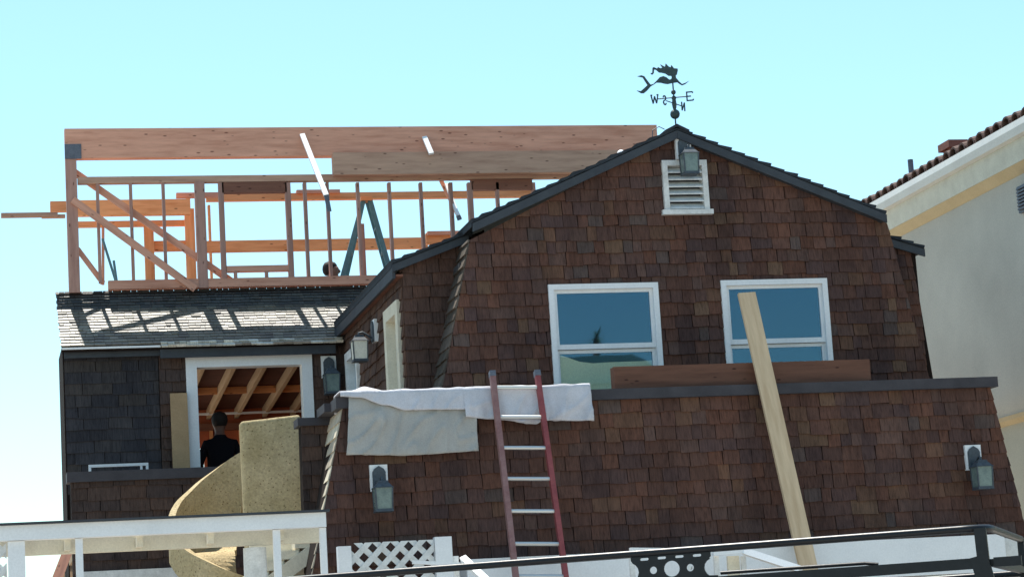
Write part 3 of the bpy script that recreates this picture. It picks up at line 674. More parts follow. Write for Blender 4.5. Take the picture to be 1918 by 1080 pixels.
# ================================================================== DROP CLOTHS OVER THE PARAPET
def drape(name, x0, x1, drop, back, m, thick, lab, layer, seed, bulge=None, nx=120, lean=None):
    """canvas hung over the cap: inside edge, over the top, down the front"""
    yF, yBk, zT = YA - 0.07 - 0.012 - layer, YA + 0.27 + 0.012, 4.30 + 0.008 + layer
    rows = 44; vs_, fs = [], []
    for i in range(nx + 1):
        u = i / nx; x = x0 + (x1 - x0) * u; dr = drop(u); bg_ = bulge(u) if bulge else 0
        total = back + (yBk - yF) + dr
        for j in range(rows + 1):
            s = total * j / rows
            if s < back: y, z, fdn = yBk, zT - (back - s), 0
            elif s < back + (yBk - yF): y, z, fdn = yBk - (s - back), zT, 0
            else: y, z, fdn = yF, zT - (s - back - (yBk - yF)), s - back - (yBk - yF)
            q = noise.noise(Vector((x * 3.1 + seed, fdn * 1.2, seed))); q2 = noise.noise(Vector((x * 9 + seed, fdn * 4 + y * 5, seed + 3)))
            fall = min(1, fdn / 0.25)
            cr_ = 1 - abs(noise.noise(Vector((x * 5 + fdn * 3.5 + seed, fdn * 2.2 - x * 2, seed + 11)))) * 2; y -= 0.030 * max(0, cr_) ** 5 * fall
            q3 = noise.noise(Vector((x * 16 + seed, fdn * 2.5, seed + 7)))
            y -= (0.028 * (q + 0.6) + 0.022 * q2 + 0.012 * q3 + 0.02) * fall
            z += (0.010 * q2 + 0.008) if s >= back and fdn == 0 else 0.0
            if fdn == 0 and s >= back: z += bg_ * max(0, math.sin(math.pi * (s - back) / (yBk - yF)))
            elif fdn > 0: z += bg_ * 0.0; y -= bg_ * 0.35 * math.exp(-fdn / 0.08)
            xx = x + (lean(u, fdn) if lean else 0) + 0.006 * q2
            vs_.append((xx, y, z))
    for i in range(nx):
        for j in range(rows):
            k = i * (rows + 1) + j; fs.append((k, k + 1, k + rows + 2, k + rows + 1))
    o = put(name, mesh(name, vs_, fs, True), m)
    md = o.modifiers.new('thick', 'SOLIDIFY'); md.thickness = thick; md.offset = 1
    return tag(o, lab, 'drop cloth')
def pw(pts):
    def f(u):
        for (a, b), (c, d) in zip(pts, pts[1:]):
            if u <= c: t = (u - a) / (c - a); t = t * t * (3 - 2 * t); return b + (d - b) * t
        return pts[-1][1]
    return f
drape('canvas_sheet', at(657, 800, YA - .1).x, at(892, 800, YA - .1).x, pw([(0, .55), (.5, .575), (1, .56)]), 0.1, M['canvas'], 0.008, 'large grey beige canvas sheet hanging lowest over the parapet left of the ladder', 0.0, 2.0,
      lean=lambda u, f: -0.10 * f * (1 - u) - 0.0 * u)
drape('folded_cloth', at(637, 742, YA - .1).x, at(872, 760, YA - .1).x, pw([(0, .035), (.14, .05), (.35, .13), (.52, .185), (1, .195)]), 0.15, M['cloth'], 0.011, 'folded white cloth with a bulging top draped over the beige canvas sheet', 0.028, 5.0,
      bulge=lambda u: 0.055 * math.exp(-((u - 0.22) / 0.10) ** 2) + 0.012 * math.exp(-((u - 0.8) / 0.1) ** 2))
drape('white_cloth', at(868, 760, YA - .1).x, at(1107, 760, YA - .1).x, pw([(0, .27), (.2, .30), (.55, .36), (.6, .33), (1, .345)]), 0.15, M['cloth'], 0.010, 'white cloth hanging over the parapet behind the red ladder', 0.030, 9.0,
      bulge=lambda u: 0.02 * math.exp(-((u - 0.06) / 0.05) ** 2))

# ================================================================== LANTERNS
def lantern(loc, rz, label, glass='lglass', s=1.0):
    t = thing('wall_lantern', label, 'lantern', (0, 0, 0), 'lanterns on the shingled walls')
    MB().box(-.083, .083, -.03, 0.02, -.245, 0).build('back_plate', M['white'], t)
    arch = [(-.062, -.235), (.062, -.235), (.062, -.07), (.045, -.04), (0.0, -.012), (-.045, -.04), (-.062, -.07)]
    MB().prism(arch, -.05, -.028).build('bracket_plate', M['lant'], t)
    MB().tube([(0, -.05, -.20), (0, -.10, -.16), (0, -.15, -.13), (0, -.19, -.14), (0, -.19, -.18)], .012, 8).build('arm', M['lant'], t, True)
    c = (0, -.19, -.17)
    def fr4(r0, r1, z0, z1): return ([(-r0, c[1] - r0, z0), (r0, c[1] - r0, z0), (r0, c[1] + r0, z0), (-r0, c[1] + r0, z0), (-r1, c[1] - r1, z1), (r1, c[1] - r1, z1), (r1, c[1] + r1, z1), (-r1, c[1] + r1, z1)],
                                    [(0, 3, 2, 1), (4, 5, 6, 7), (0, 1, 5, 4), (1, 2, 6, 5), (2, 3, 7, 6), (3, 0, 4, 7)])
    MB().add(*fr4(.083, .055, -.225, -.19)).add(*fr4(.052, .045, -.19, -.165)).add(*fr4(.092, .088, -.232, -.225)).build('cap', M['lant'], t)
    gb = MB().add(*fr4(.072, .078, -.425, -.232)).build('glass_box', M[glass], t)
    for sx in (-1, 1):
        for sy in (-1, 1): MB().bar((sx * .073, c[1] + sy * .073, -.425), (sx * .080, c[1] + sy * .080, -.23), .012, .012).build('corner_bar', M['lant'], gb)
    MB().add(*fr4(.082, .078, -.452, -.425)).build('base', M['lant'], t)
    t.location = loc; t.rotation_euler = (0, 0, rz); t.scale = (s, s, s)
    return t
lantern((3.732 + 0.0, YA - 0.02, 3.665), 0, 'lantern on the lower wall below the hanging beige canvas')
lantern((9.64, YA - 0.02, 3.635), 0, 'lantern on the lower wall near its far right end')
lantern((7.27, YB - 0.05, 7.035), 0, 'lantern under the gable peak hanging over the louvered vent', s=0.98)
lantern((4.165, YC - 0.02, 5.49), 0, 'lantern on the dark wing wall right of the big opening', s=1.05)
lantern((4.345, 25.28, 5.54), R_(-90), 'lantern with pale lit glass on the side wall left of the cream door', 'lglass_lit', s=1.0)

# ================================================================== WEATHERVANE
vane = thing('weathervane', 'dark metal weathervane with a swimming mermaid and compass letters on the gable peak', 'weathervane', (7.27, YB + 0.15, 7.2))
VX, VY = 7.275, YB + 0.15
def vp(px, py): return at(px, py, VY)
MB().tube([(VX, VY, 7.15), (VX, VY, 7.67)], .008, 8).build('rod', M['bronze'], vane)
zb = vp(1264, 214).z; MB().ball((VX, VY, zb), .052).build('large_ball', M['bronze'], vane, True)
MB().ball((VX, VY, vp(1261, 173).z), .026).build('small_ball', M['bronze'], vane, True)
MB().lathe([(.008, -.09), (.02, -.06), (.026, -.02), (.02, .03), (.028, .05), (.012, .07)], (VX, VY, vp(1263, 192).z), 10).build('hub', M['bronze'], vane, True)
mer = [(125,300),(190,283),(240,300),(290,370),(345,440),(390,430),(450,370),(500,315),(560,297),(610,315),(660,355),(690,350),(705,320),(700,293),(650,290),(600,255),(540,240),(490,235),(440,190),(405,185),(400,250),(375,275),(345,250),(375,238),(380,155),(400,145),(455,170),(470,145),(510,165),(545,155),(510,100),(565,130),(590,140),(600,85),(650,135),(685,150),(695,110),(740,165),(800,170),(805,200),(790,270),(770,290),(775,325),(830,390),(875,430),(930,410),(1000,375),(935,430),(880,452),(840,430),(800,400),(720,412),(640,430),(590,425),(520,408),(450,405),(400,440),(350,470),(290,540),(235,585),(190,585),(115,540),(180,550),(270,470),(295,445),(255,385),(215,320)]
pts = []
for x, y in mer:
    p = vp(1180 + x / 9.0, 110 + y / 9.0); pts.append((p.x, p.z))
def cutout(name, outer, holes, depth, m, parent, mw=Matrix(), bevel=0.0):
    cu = bpy.data.curves.new(name, 'CURVE'); cu.dimensions = '2D'; cu.fill_mode = 'BOTH'; cu.extrude = depth / 2; cu.bevel_depth = bevel
    for ring in [outer] + holes:
        sp = cu.splines.new('POLY'); sp.points.add(len(ring) - 1); sp.use_cyclic_u = True
        for q, (x, y) in zip(sp.points, ring): q.co = (x, y, 0, 1)
    tmp = bpy.data.objects.new('tmp', cu); COL.objects.link(tmp)
    dg = bpy.context.evaluated_depsgraph_get(); me = bpy.data.meshes.new_from_object(tmp.evaluated_get(dg)); bpy.data.objects.remove(tmp)
    me.name = name; me.transform(mw); me.materials.clear()
    return put(name, me, m, parent)
XZ = Matrix(((1, 0, 0, 0), (0, 0, -1, VY), (0, 1, 0, 0), (0, 0, 0, 1)))
cutout('mermaid', pts, [], .012, M['bronze'], vane, XZ)
zE, zN = vp(1263, 183).z, vp(1263, 194).z
nd = Vector((.72, .694, 0)); ed = Vector((.94, -.34, 0))
for d, L, z, ch in ((ed, .165, zE, 'E'), (-ed, .20, zE, 'W'), (nd, .19, zN, 'N'), (-nd, .20, zN, 'S')):
    c = Vector((VX, VY, z)); e = c + d * (L - .035); r = d if ch in 'EN' else -d; k = c + d * L; hgt = .045
    MB().tube([c, e], .006, 6).build('arm', M['bronze'], vane)
    if ch in 'NS': r = -r
    def Q(a, b): return k + r * (a * .036) + Vector((0, 0, b * hgt))
    st = {'E': [[(-.8, -1), (-.8, 1)], [(-1, 1), (.9, 1), (.9, .7)], [(-.8, 0), (.4, 0)], [(-1, -1), (1, -1), (1, -.7)]],
          'W': [[(-1, 1), (-.5, -1), (0, .7), (.5, -1), (1, 1)], [(-1.2, 1), (-.6, 1)], [(.6, 1), (1.2, 1)]],
          'N': [[(-.8, -1), (-.8, 1), (.8, -1), (.8, 1)]],
          'S': [[(.8, .6), (.4, 1), (-.4, 1), (-.8, .55), (-.4, .1), (.4, -.1), (.8, -.55), (.4, -1), (-.4, -1), (-.8, -.6)]]}[ch]
    mb = MB()
    for s in st:
        for a, b in zip(s, s[1:]): mb.bar(Q(*a), Q(*b), .012, .012)
    mb.build('letter', M['bronze'], vane)

# ================================================================== PEOPLE
def person(label, base, shirt, trousers, pose, rz):
    t = thing('person', label, 'person', base)
    J = {}; E = []
    def j(n, co, r, par=None):
        J[n] = (Vector(co), r)
        if par: E.append((par, n))
    hp = 0.93 if pose == 'stand' else 0.23
    j('pelvis', (0, 0, hp), .15); j('waist', (0, 0.01, hp + .17), .135, 'pelvis'); j('chest', (0, 0, hp + .37), .165, 'waist'); j('neckb', (0, .01, hp + .51), .085, 'chest')
    j('neck', (0, -.005, hp + .57), .058, 'neckb'); j('jaw', (0, -.02, hp + .64), .07, 'neck'); j('skull', (0, -.005, hp + .72), .088, 'jaw'); j('crown', (0, 0.0, hp + .77), .075, 'skull')
    j('nose', (0, -.115, hp + .68), .014, 'skull')
    for s, c in ((-1, 'l'), (1, 'r')):
        j('ear' + c, (s * .088, .005, hp + .69), .016, 'skull')
        j('sh' + c, (s * .17, 0, hp + .44), .066, 'chest'); j('el' + c, (s * .25, .0 if pose == 'stand' else -.08, hp + .21), .045, 'sh' + c)
        j('wr' + c, (s * .21, -.2, hp + .06), .03, 'el' + c); j('pa' + c, (s * .20, -.28, hp + .04), .032, 'wr' + c)
        for k, (dx, L) in enumerate(((-.026, .07), (-.009, .08), (.009, .075), (.025, .058))):
            j(f'f{c}{k}', (s * (.20 - dx * .6) , -.28 - L * .7, hp + .03 + dx), .009, 'pa' + c); j(f'g{c}{k}', (s * (.20 - dx * .5) , -.28 - L, hp + .005 + dx), .008, f'f{c}{k}')
        j('th' + c, (s * .165, -.30, hp + .085), .010, 'wr' + c)
        if pose == 'stand':
            j('hi' + c, (s * .1, 0, hp - .1), .105, 'pelvis'); j('kn' + c, (s * .11, -.02, .5), .065, 'hi' + c); j('an' + c, (s * .11, .02, .09), .042, 'kn' + c); j('to' + c, (s * .12, -.15, .04), .04, 'an' + c)
        else:
            j('hi' + c, (s * .1, -.06, hp - .02), .105, 'pelvis'); j('kn' + c, (s * .15, -.42, .08), .068, 'hi' + c); j('an' + c, (s * .12, .0, .05), .042, 'kn' + c); j('to' + c, (s * .12, .14, .035), .035, 'an' + c)
    names = list(J); me = bpy.data.meshes.new('body'); me.from_pydata([tuple(J[n][0]) for n in names], [(names.index(a), names.index(b)) for a, b in E], [])
    o = bpy.data.objects.new('body', me); COL.objects.link(o)
    o.modifiers.new('skin', 'SKIN'); sub = o.modifiers.new('sub', 'SUBSURF'); sub.levels = 2; sub.render_levels = 2
    for i, n in enumerate(names):
        sv = me.skin_vertices[0].data[i]; sv.radius = (J[n][1], J[n][1]); sv.use_root = (n == 'pelvis')
    dg = bpy.context.evaluated_depsgraph_get(); m2 = bpy.data.meshes.new_from_object(o.evaluated_get(dg)); bpy.data.objects.remove(o)
    for m in (M['skin'], M[shirt], M[trousers]): m2.materials.append(m)
    for p in m2.polygons:
        c = p.center; p.use_smooth = True
        p.material_index = 0 if (c.z > hp + .535 or (abs(c.x) > .155 and c.y < -.07 and c.z < hp + .2 and c.z > hp - .06 and pose == 'stand')) else (1 if c.z > hp + .0 else 2)
    b = bpy.data.objects.new('body', m2); COL.objects.link(b); b.parent = t
    hv = MB(); n = 12
    hv.lathe([(.03, .088), (.07, .07), (.092, .035), (.098, -.01), (.092, -.05), (.07, -.085)][::-1], (0, 0.02, hp + .735), 12)
    h = put('hair', mesh('hair', hv.v, hv.f, True), M['hair']); h.parent = t
    t.rotation_euler = (0, 0, rz); return t
person('worker in a black shirt standing with back turned inside the big opening', (2.97, 28.6, 3.24), 'shirt_black', 'jeans', 'stand', R_(180))
person('dark haired worker in a pale pink shirt crouching behind the studs by the step ladder', (4.56, 29.6, 5.92), 'shirt_pink', 'jeans', 'kneel', R_(75))

# ================================================================== CONCRETE SLIDE
sld = thing('concrete_slide', 'yellowish rough concrete spiral slide winding down from the balcony', 'slide', (2.7, 24.0, 0))
def rough_box(name, pts, y0, y1, m, parent, amp=0.008):
    bm = bmesh.new(); n = len(pts)
    a = [bm.verts.new((x, y0, z)) for x, z in pts]; b = [bm.verts.new((x, y1, z)) for x, z in pts]
    bm.faces.new(a); bm.faces.new(b[::-1])
    for i in range(n): bm.faces.new((a[i], b[i], b[(i + 1) % n], a[(i + 1) % n]))
    bmesh.ops.recalc_face_normals(bm, faces=bm.faces)
    bmesh.ops.bevel(bm, geom=list(bm.edges), offset=0.035, segments=4, profile=0.5, affect='EDGES')
    bmesh.ops.triangulate(bm, faces=bm.faces); bmesh.ops.subdivide_edges(bm, edges=bm.edges, cuts=4, use_grid_fill=True)
    for v in bm.verts: v.co += Vector((noise.noise(v.co * 7), noise.noise(v.co * 7 + Vector((9, 0, 0))), noise.noise(v.co * 7 + Vector((0, 9, 0))))) * amp
    me = bpy.data.meshes.new(name); bm.to_mesh(me); bm.free()
    return put(name, me, m, parent)
rough_box('slab', [(2.655, 0.0), (3.2, 0.0), (3.24, 4.335), (2.64, 4.285)], YB + 0.26, YB + 0.42, M['concrete'], sld)
HC = Vector((2.68, 24.35)); HR = 0.70
def helix_strip(name, a0, a1, z0, z1, r0, r1, h0, h1, n=56, wob=0.012):
    """band between two radii and two heights following the spiral"""
    vs_, fs = [], []
    for i in range(n + 1):
        t = i / n; a = R_(a0 + (a1 - a0) * t); z = z0(t) if callable(z0) else z0 + (z1 - z0) * t
        q = noise.noise(Vector((t * 14, r0, .3))) * wob
        ha = h0(t) if callable(h0) else h0; hb = h1(t) if callable(h1) else h1
        for r, h in ((r0, ha), (r1, ha), (r1, hb), (r0, hb)):
            rr = r + q; vs_.append((HC.x + math.cos(a) * rr, HC.y + math.sin(a) * rr, z + h + q))
    for i in range(n):
        for j_ in range(4): fs.append((i * 4 + j_, i * 4 + (j_ + 1) % 4, (i + 1) * 4 + (j_ + 1) % 4, (i + 1) * 4 + j_))
    fs += [(3, 2, 1, 0), tuple(n * 4 + k for k in range(4))]
    o = put(name, mesh(name, vs_, fs, True), M['concrete'], sld); o.data.set_sharp_from_angle(angle=R_(40)); return o
def catmull(pts):
    def f(t):
        for i in range(len(pts) - 1):
            if t <= pts[i + 1][0] or i == len(pts) - 2:
                p0, p1, p2, p3 = pts[max(i - 1, 0)], pts[i], pts[i + 1], pts[min(i + 2, len(pts) - 1)]
                h = p2[0] - p1[0]; w_ = (t - p1[0]) / h
                m1 = (p2[1] - p0[1]) / (p2[0] - p0[0]) * h; m2 = (p3[1] - p1[1]) / (p3[0] - p1[0]) * h
                return (2 * w_**3 - 3 * w_**2 + 1) * p1[1] + (w_**3 - 2 * w_**2 + w_) * m1 + (-2 * w_**3 + 3 * w_**2) * p2[1] + (w_**3 - w_**2) * m2
    return f
zr = catmull([(0, 4.36), (.164, 4.06), (.31, 3.72), (.46, 3.34), (.6, 3.03), (.754, 2.77), (1, 2.4)])
hw_ = pw([(0, -.85), (.22, -.80), (.50, -.34), (1, -.26)])
helix_strip('outer_wall', 40, 345, zr, 0, HR - 0.07, HR, hw_, 0.0)
helix_strip('chute', 40, 345, zr, 0, 0.05, HR - 0.065, hw_, lambda t: hw_(t) + .06)

# ================================================================== WHITE RAILING / PERGOLA IN FRONT
prg = thing('white_pergola', 'white painted pergola railing with cream beams at the lower left', 'pergola', (1.6, 20.5, 0))
MB().box(-0.9, 3.0, 20.44, 20.56, 3.01, 3.135).build('top_board', M['white'], prg)
MB().box(-0.9, 3.03, 20.40, 20.60, 3.138, 3.155).build('cap_strip', M['trim_dark'], prg)
MB().box(-0.9, 3.0, 20.75, 20.84, 2.90, 3.03).build('under_beam', M['cream'], prg)
for xa, xb in ((0.33, 0.47), (0.885, 0.945), (2.545, 2.605), (2.945, 3.0)):
    MB().box(xa, xb, 20.47, 20.53, 0, 3.006).build('post', M['white'], prg)
col = MB().lathe([(.10, 0), (.10, 2.88)], (2.42, 20.80, 0), 16).build('column', M['white_old'], prg, True)
for k in range(6):
    x = -0.4 + k * 0.6
    MB().box(x, x + 0.05, 20.565, 20.745, 2.92, 3.0).build('rafter', M['cream'], prg)
def lattice(name, lab, x0, x1, z0, z1, Y, pitch=0.165, sw_=0.052, posts=()):
    t = thing(name, lab, 'lattice panel', ((x0 + x1) / 2, Y, 0)); rect = [(x0, z0), (x1, z0), (x1, z1), (x0, z1)]
    for s, off in ((1, 0.0), (-1, 0.012)):
        c = (x0 + (-s) * 0) - (z1 - z0) if s == 1 else x0
        while c < x1 + (z1 - z0):
            # centre line z - z0 = s*(x - c)
            hw = sw_ / 2 * math.sqrt(2)
            if s == 1: p = clip(clip(rect, -1, 1, c + hw - z0), 1, -1, -(c - hw - z0))
            else: p = clip(clip(rect, 1, 1, -(c - hw) - z0), -1, -1, (c + hw) + z0)
            if len(p) > 2 and abs(area(p)) > 0.002: MB().prism(p, Y + off, Y + off + 0.010).build('slat', M['white_old'], t)
            c += pitch
    for xa, xb, za in posts: MB().box(xa, xb, Y - 0.03, Y + 0.07, 0, za).build('post', M['white'], t)
    return t
lattice('lattice_fence', 'white diagonal lattice panel between two white posts at the foot of the shingled wall', 3.37, 4.13, 2.0, 2.925, 21.5, posts=((3.245, 3.365, 2.90), (4.135, 4.29, 2.945)))
lattice('lattice_fence', 'white diagonal lattice panel at the far left edge below the white railing', -0.3, 0.32, 2.2, 3.0, 20.50)

# outdoor stairs behind the railing
stairs = thing('cream_stair', 'cream painted outdoor stair rising to the right behind the white railing', 'stair', (2.8, 22.2, 0))
sa, sb_ = at(515, 1085, 22.6), at(606, 1018, 22.6)
ux = sb_ - sa
timber('stringer', sa - ux * 1.2, sb_ + ux * 0.5, 0.05, 0.14, M['cream'], stairs)
for k in range(-3, 5):
    p = sa + ux * (k / 3.2) + Vector((0, 0.35, 0.12)); MB().box(p.x - .09, p.x + .09, p.y - .33, p.y + .5, p.z - .03, p.z + .05).build('tread', M['cream'], stairs)
    MB().box(p.x - .085, p.x - .045, p.y - .30, p.y + .48, p.z - .16, p.z - .031).build('riser', M['cream'], stairs)
tag(MB().box(2.62, 3.16, 22.9, 22.96, 0, 3.05).build('cream_wall', M['cream']), 'plain cream wall panel behind the outdoor stair', 'wall')

# white timber bracing in front of the band
trl = thing('white_bracing', 'white timber bracing and posts standing in front of the fascia band behind the roof rack', 'bracing', (6.5, 20.9, 0))
def wb(name, a, b, h, Y=20.9, m='white', dy=0.0): return timber(name, at(*a, Y), at(*b, Y - dy), 0.06, h, M[m], trl)
wb('brace', (1393, 1031), (1500, 1066), 0.06, dy=0.45); wb('rail', (1335, 1037), (1400, 1031), 0.03); wb('brace', (868, 1046), (912, 1088), 0.06, dy=0.5)
wb('rail', (772, 1052), (862, 1056), 0.03, dy=0.08); wb('rail', (1180, 1028), (1262, 1029), 0.03)
for x in (1343, 1394, 855, 1185): 
    p = at(x, 1040, 20.92); MB().box(p.x - .022, p.x + .022, 20.94, 20.98, 0, p.z).build('post', M['white_old'], trl)
p = at(1372, 1035, 20.9); MB().box(p.x - .02, p.x + .09, 20.99, 21.03, 0, p.z - .02).build('panel', M['cream'], trl)

# ================================================================== NEIGHBOUR HOUSE
nb = thing('stucco_house', 'cream stucco house with clay tile roof and white gutter at the right', 'house', (16, 30, 0))
XN = 12.62
MB().box(XN + 0.16, 22, 20, 40, 4.53, 7.6).build('wall', M['stucco'], nb)
MB().box(XN + 0.10, 22, 20, 40, 0, 4.40).build('lower_wall', M['stucco_b'], nb)
MB().prism([(XN + 0.16, 4.53), (XN + 0.0, 4.50), (XN + 0.02, 4.45), (XN + 0.10, 4.40), (XN + .3, 4.40), (XN + .3, 4.53)], 20, 40).build('belt_course', M['ochre'], nb)
MB().prism([(XN + .02, 7.80), (XN + .04, 7.52), (XN + 0.3, 7.52), (XN + 0.3, 7.80)], 20, 40).build('frieze', M['cream'], nb)
MB().prism([(XN + .045, 7.518), (XN + .155, 7.41), (XN + .3, 7.41), (XN + .3, 7.518)], 20, 40).build('crown_moulding', M['ochre'], nb)  # ochre here paints the warm reflected glow below the frieze
gp = [(XN - .03, 7.985), (XN - .075, 7.93), (XN - .075, 7.86), (XN - .03, 7.80), (XN + .02, 7.80), (XN + .04, 7.97), (XN + .02, 7.975), (XN + .0, 7.82), (XN - .03, 7.83), (XN - .06, 7.87), (XN - .06, 7.92), (XN - .02, 7.97)]
MB().prism([(XN - .06, 7.985), (XN - .07, 7.90), (XN - .045, 7.81), (XN + .018, 7.79), (XN + .018, 7.985)], 20, 40).build('gutter', M['gutter'], nb)
nrf = MB().prism([(XN - .02, 7.99), (XN + 5, 9.4), (XN + 5, 9.3), (XN + .03, 7.96)], 20, 40).build('tile_roof', M['tile'], nb)
def tile_mesh():
    vs_, fs = [], []; n = 8
    for x, r in ((0, .125), (0.0, .10), (.45, .10), (.45, .125)):
        pass
    for ring, (x, z) in enumerate(((-.03, 0), (.42, .118))):
        for rr in (.125, .10):
            for k in range(n + 1):
                a = math.pi * k / n; vs_.append((x, math.cos(a) * rr, z + math.sin(a) * rr * 0.95))
    m = n + 1
    for k in range(n):
        fs += [(k, k + 1, 2 * m + k + 1, 2 * m + k), (m + k + 1, m + k, 3 * m + k, 3 * m + k + 1), (k + 1, k, m + k, m + k + 1), (2 * m + k, 2 * m + k + 1, 3 * m + k + 1, 3 * m + k)]
    fs += [(0, 2 * m, 3 * m, m), (n, m + n, 3 * m + n, 2 * m + n)]
    return mesh('roof_tile', vs_, fs)
tm = tile_mesh(); tm.materials.append(M['tile'])
y = 24.6
while y < 33:
    o = bpy.data.objects.new('roof_tile', tm); COL.objects.link(o); o.parent = nrf; o.matrix_parent_inverse = WM(nrf).inverted()
    o.location = (XN - .02 + random.uniform(-.012, .012), y, 7.985 + random.uniform(-.006, .006)); o.rotation_euler = (random.uniform(-.05, .05), 0, random.uniform(-.03, .03)); y += 0.272
cy = atX(1785, 275, 13.2)
ch = MB().box(13.1, 13.3, cy.y - 0.12, cy.y + 0.12, 8.0, 8.33).build('chimney', M['brick'], nrf)
MB().box(13.06, 13.34, cy.y - 0.19, cy.y + 0.19, 8.39, 8.49).box(13.1, 13.16, cy.y - .11, cy.y - .05, 8.33, 8.39).box(13.1, 13.16, cy.y + .05, cy.y + .11, 8.33, 8.39).build('chimney_cap', M['brick'], nrf)
pp = atX(1706, 312, 13.2); MB().tube([(13.2, pp.y, 8.0), (13.2, pp.y, pp.z + 0.1)], 0.04, 10).build('vent_pipe', M['steel'], nrf, True)
vn = MB().box(XN + .11, XN + .158, 25.9, 26.97, 6.93, 7.26).build('wall_vent', M['steel'], nb)
for i in range(7): MB().box(XN + .08, XN + .108, 25.94, 26.93, 6.96 + i * .042, 6.98 + i * .042).build('slat', M['steel'], vn)

# small things on the ridge of the gable roof
w = MB().tube([(7.02, YR + .3, 7.08), (7.03, YR + .3, 7.16), (7.10, YR + .3, 7.20), (7.16, YR + .3, 7.17)], .005, 6).build('loose_wire', M['steel']); tag(w, 'thin loose wire curling up just left of the gable peak', 'wire')
MB().ball((6.66, YR + .25, 6.90), .045).build('vent_cap', M['white'], groof, True)
MB().lathe([(.06, 0), (.05, .05), (.015, .07)], (8.07, YR + .25, 6.74), 12).build('vent_cap', M['steel'], groof, True)
# white chair frame on the lower balcony
chr_ = thing('white_chair', 'white framed low bench back rising just above the lower left parapet', 'bench', (1.64, 26.9, 3.3))
MB().box(1.33, 1.985, 26.88, 26.91, 4.22, 4.25).build('top_rail', M['white'], chr_)
for xa in (1.33, 1.958): MB().box(xa, xa + .027, 26.88, 26.91, 3.3, 4.218).build('leg', M['white'], chr_)
MB().box(1.895, 1.92, 26.885, 26.905, 3.7, 4.218).build('slat', M['white'], chr_)
MB().box(1.36, 1.955, 26.88, 26.93, 3.69, 3.72).build('seat_rail', M['white'], chr_)

# ================================================================== THE PARKED CAR WITH ITS ROOF RACK
K = Vector((4.19, 9.53, 2.13)); RD = Vector((-.863, .505, 0)); RP = Vector((.505, .863, 0))
def rk(px, py, off=0.0):
    d = ray(px, py); n = RP; k = (K + RP * off - CAM).dot(n) / d.dot(n); return CAM + d * k
car = thing('parked_car', 'parked off road car with a black steel roof rack in the foreground', 'car', tuple(K + RD * 1.2 + RP * 0.6 - Vector((0, 0, 2.13))))
def cpt(a, b, z): return K + RD * a + RP * b + Vector((0, 0, z - 2.13))
def car_prism(prof, b0, b1):
    n = len(prof); return ([cpt(a, b0, z) for a, z in prof] + [cpt(a, b1, z) for a, z in prof],
        [tuple(range(n)), tuple(range(2 * n - 1, n - 1, -1))] + [(i, i + n, (i + 1) % n + n, (i + 1) % n) for i in range(n)])
bd = MB().add(*car_prism([(-.35, .45), (3.9, .45), (4.0, .8), (3.9, 1.15), (2.75, 1.2), (2.3, 1.72), (-.2, 1.72), (-.4, 1.1)], -.25, 1.5)).build('body', M['carpaint'], car)
for a0, a1 in ((0.0, 1.05), (1.15, 2.15)): MB().add(*car_prism([(a0, 1.2), (a1 + .1, 1.2), (a1, 1.62), (a0 + .05, 1.62)], -.262, -.252)).build('side_window', M['dark_in'], car)
for a in (.55, 3.1):
    for b in (-.27, 1.3):
        wv = MB().tube([cpt(a, b, .40), cpt(a, b + .24, .40)], .40, 20).build('wheel', M['rubber'], car)
        MB().tube([cpt(a, b - .008, .40), cpt(a, b + .248, .40)], .22, 14).build('rim', M['alu'], wv)
rr = thing('tmp', '', ''); bpy.data.objects.remove(rr)
rack = bpy.data.objects.new('roof_rack', None); COL.objects.link(rack); rack.parent = car; rack.matrix_parent_inverse = WM(car).inverted(); rack.location = tuple(cpt(1.2, .6, 1.75))
TR = .0165
zt = 2.13
# top rail: long side, bevelled corner, short side
ptsr = [cpt(3.3, 0, zt), cpt(2.5, 0, zt), cpt(.25, 0, zt)] + [cpt(-.03 + .11 * (1 - math.sin(R_(t))), .11 * (1 - math.cos(R_(t))), zt) for t in range(0, 91, 10)] + [cpt(-.03, 1.3, zt)]
MB().tube(ptsr, TR, 12).build('top_rail', M['rack'], rack, True)
q0, q1 = rk(1830, 1054), rk(1100, 1108)
zl = q0.z
MB().bar(cpt(3.3, 0, zl), cpt(-.02, 0, zl), .03, .045, (RP.x, RP.y, 0)).build('lower_rail', M['rack'], rack)
MB().bar(cpt(-.03, .02, zl), cpt(-.03, 1.3, zl), .03, .03, (RD.x, RD.y, 0)).build('lower_rail', M['rack'], rack)
MB().tube([rk(1350, 1072, .02), rk(1620, 1054, .02), rk(1645, 1056, .02)], .008, 8).build('thin_rail', M['rack'], rack, True)
c0, c1 = rk(1838, 990), rk(1842, 1100)
MB().bar(cpt(.005, 0, zt), cpt(-.005, 0, 1.72), .03, .05, (RP.x, RP.y, 0)).bar(cpt(.02, -.004, zl + .03), cpt(-.04, -.004, 1.72), .03, .075, (RP.x, RP.y, 0)).build('corner_post', M['rack'], rack)
MB().bar(cpt(-.03, 1.3, zt), cpt(-.03, 1.3, 1.72), .03, .05, (RD.x, RD.y, 0)).build('rear_post', M['rack'], rack)
MB().bar(cpt(3.3, 0, zt), cpt(3.3, 0, 1.72), .03, .05, (RP.x, RP.y, 0)).build('front_post', M['rack'], rack)
MB().bar(cpt(-.04, 0.012, zl + .0), cpt(-.155, .012, zl + .0), .03, .04, (RP.x, RP.y, 0)).build('rail_stub', M['rack'], rack)
MB().tube([cpt(3.3, 1.3, zt - .16), cpt(-.03, 1.3, zt - .16)], TR, 10).build('far_rail', M['rack'], rack, True)
for a in (.5, 1.3, 2.1, 2.9): MB().bar(cpt(a, .02, 1.80), cpt(a, 1.3, 1.80), .04, .02).build('cross_bar', M['rack'], rack)
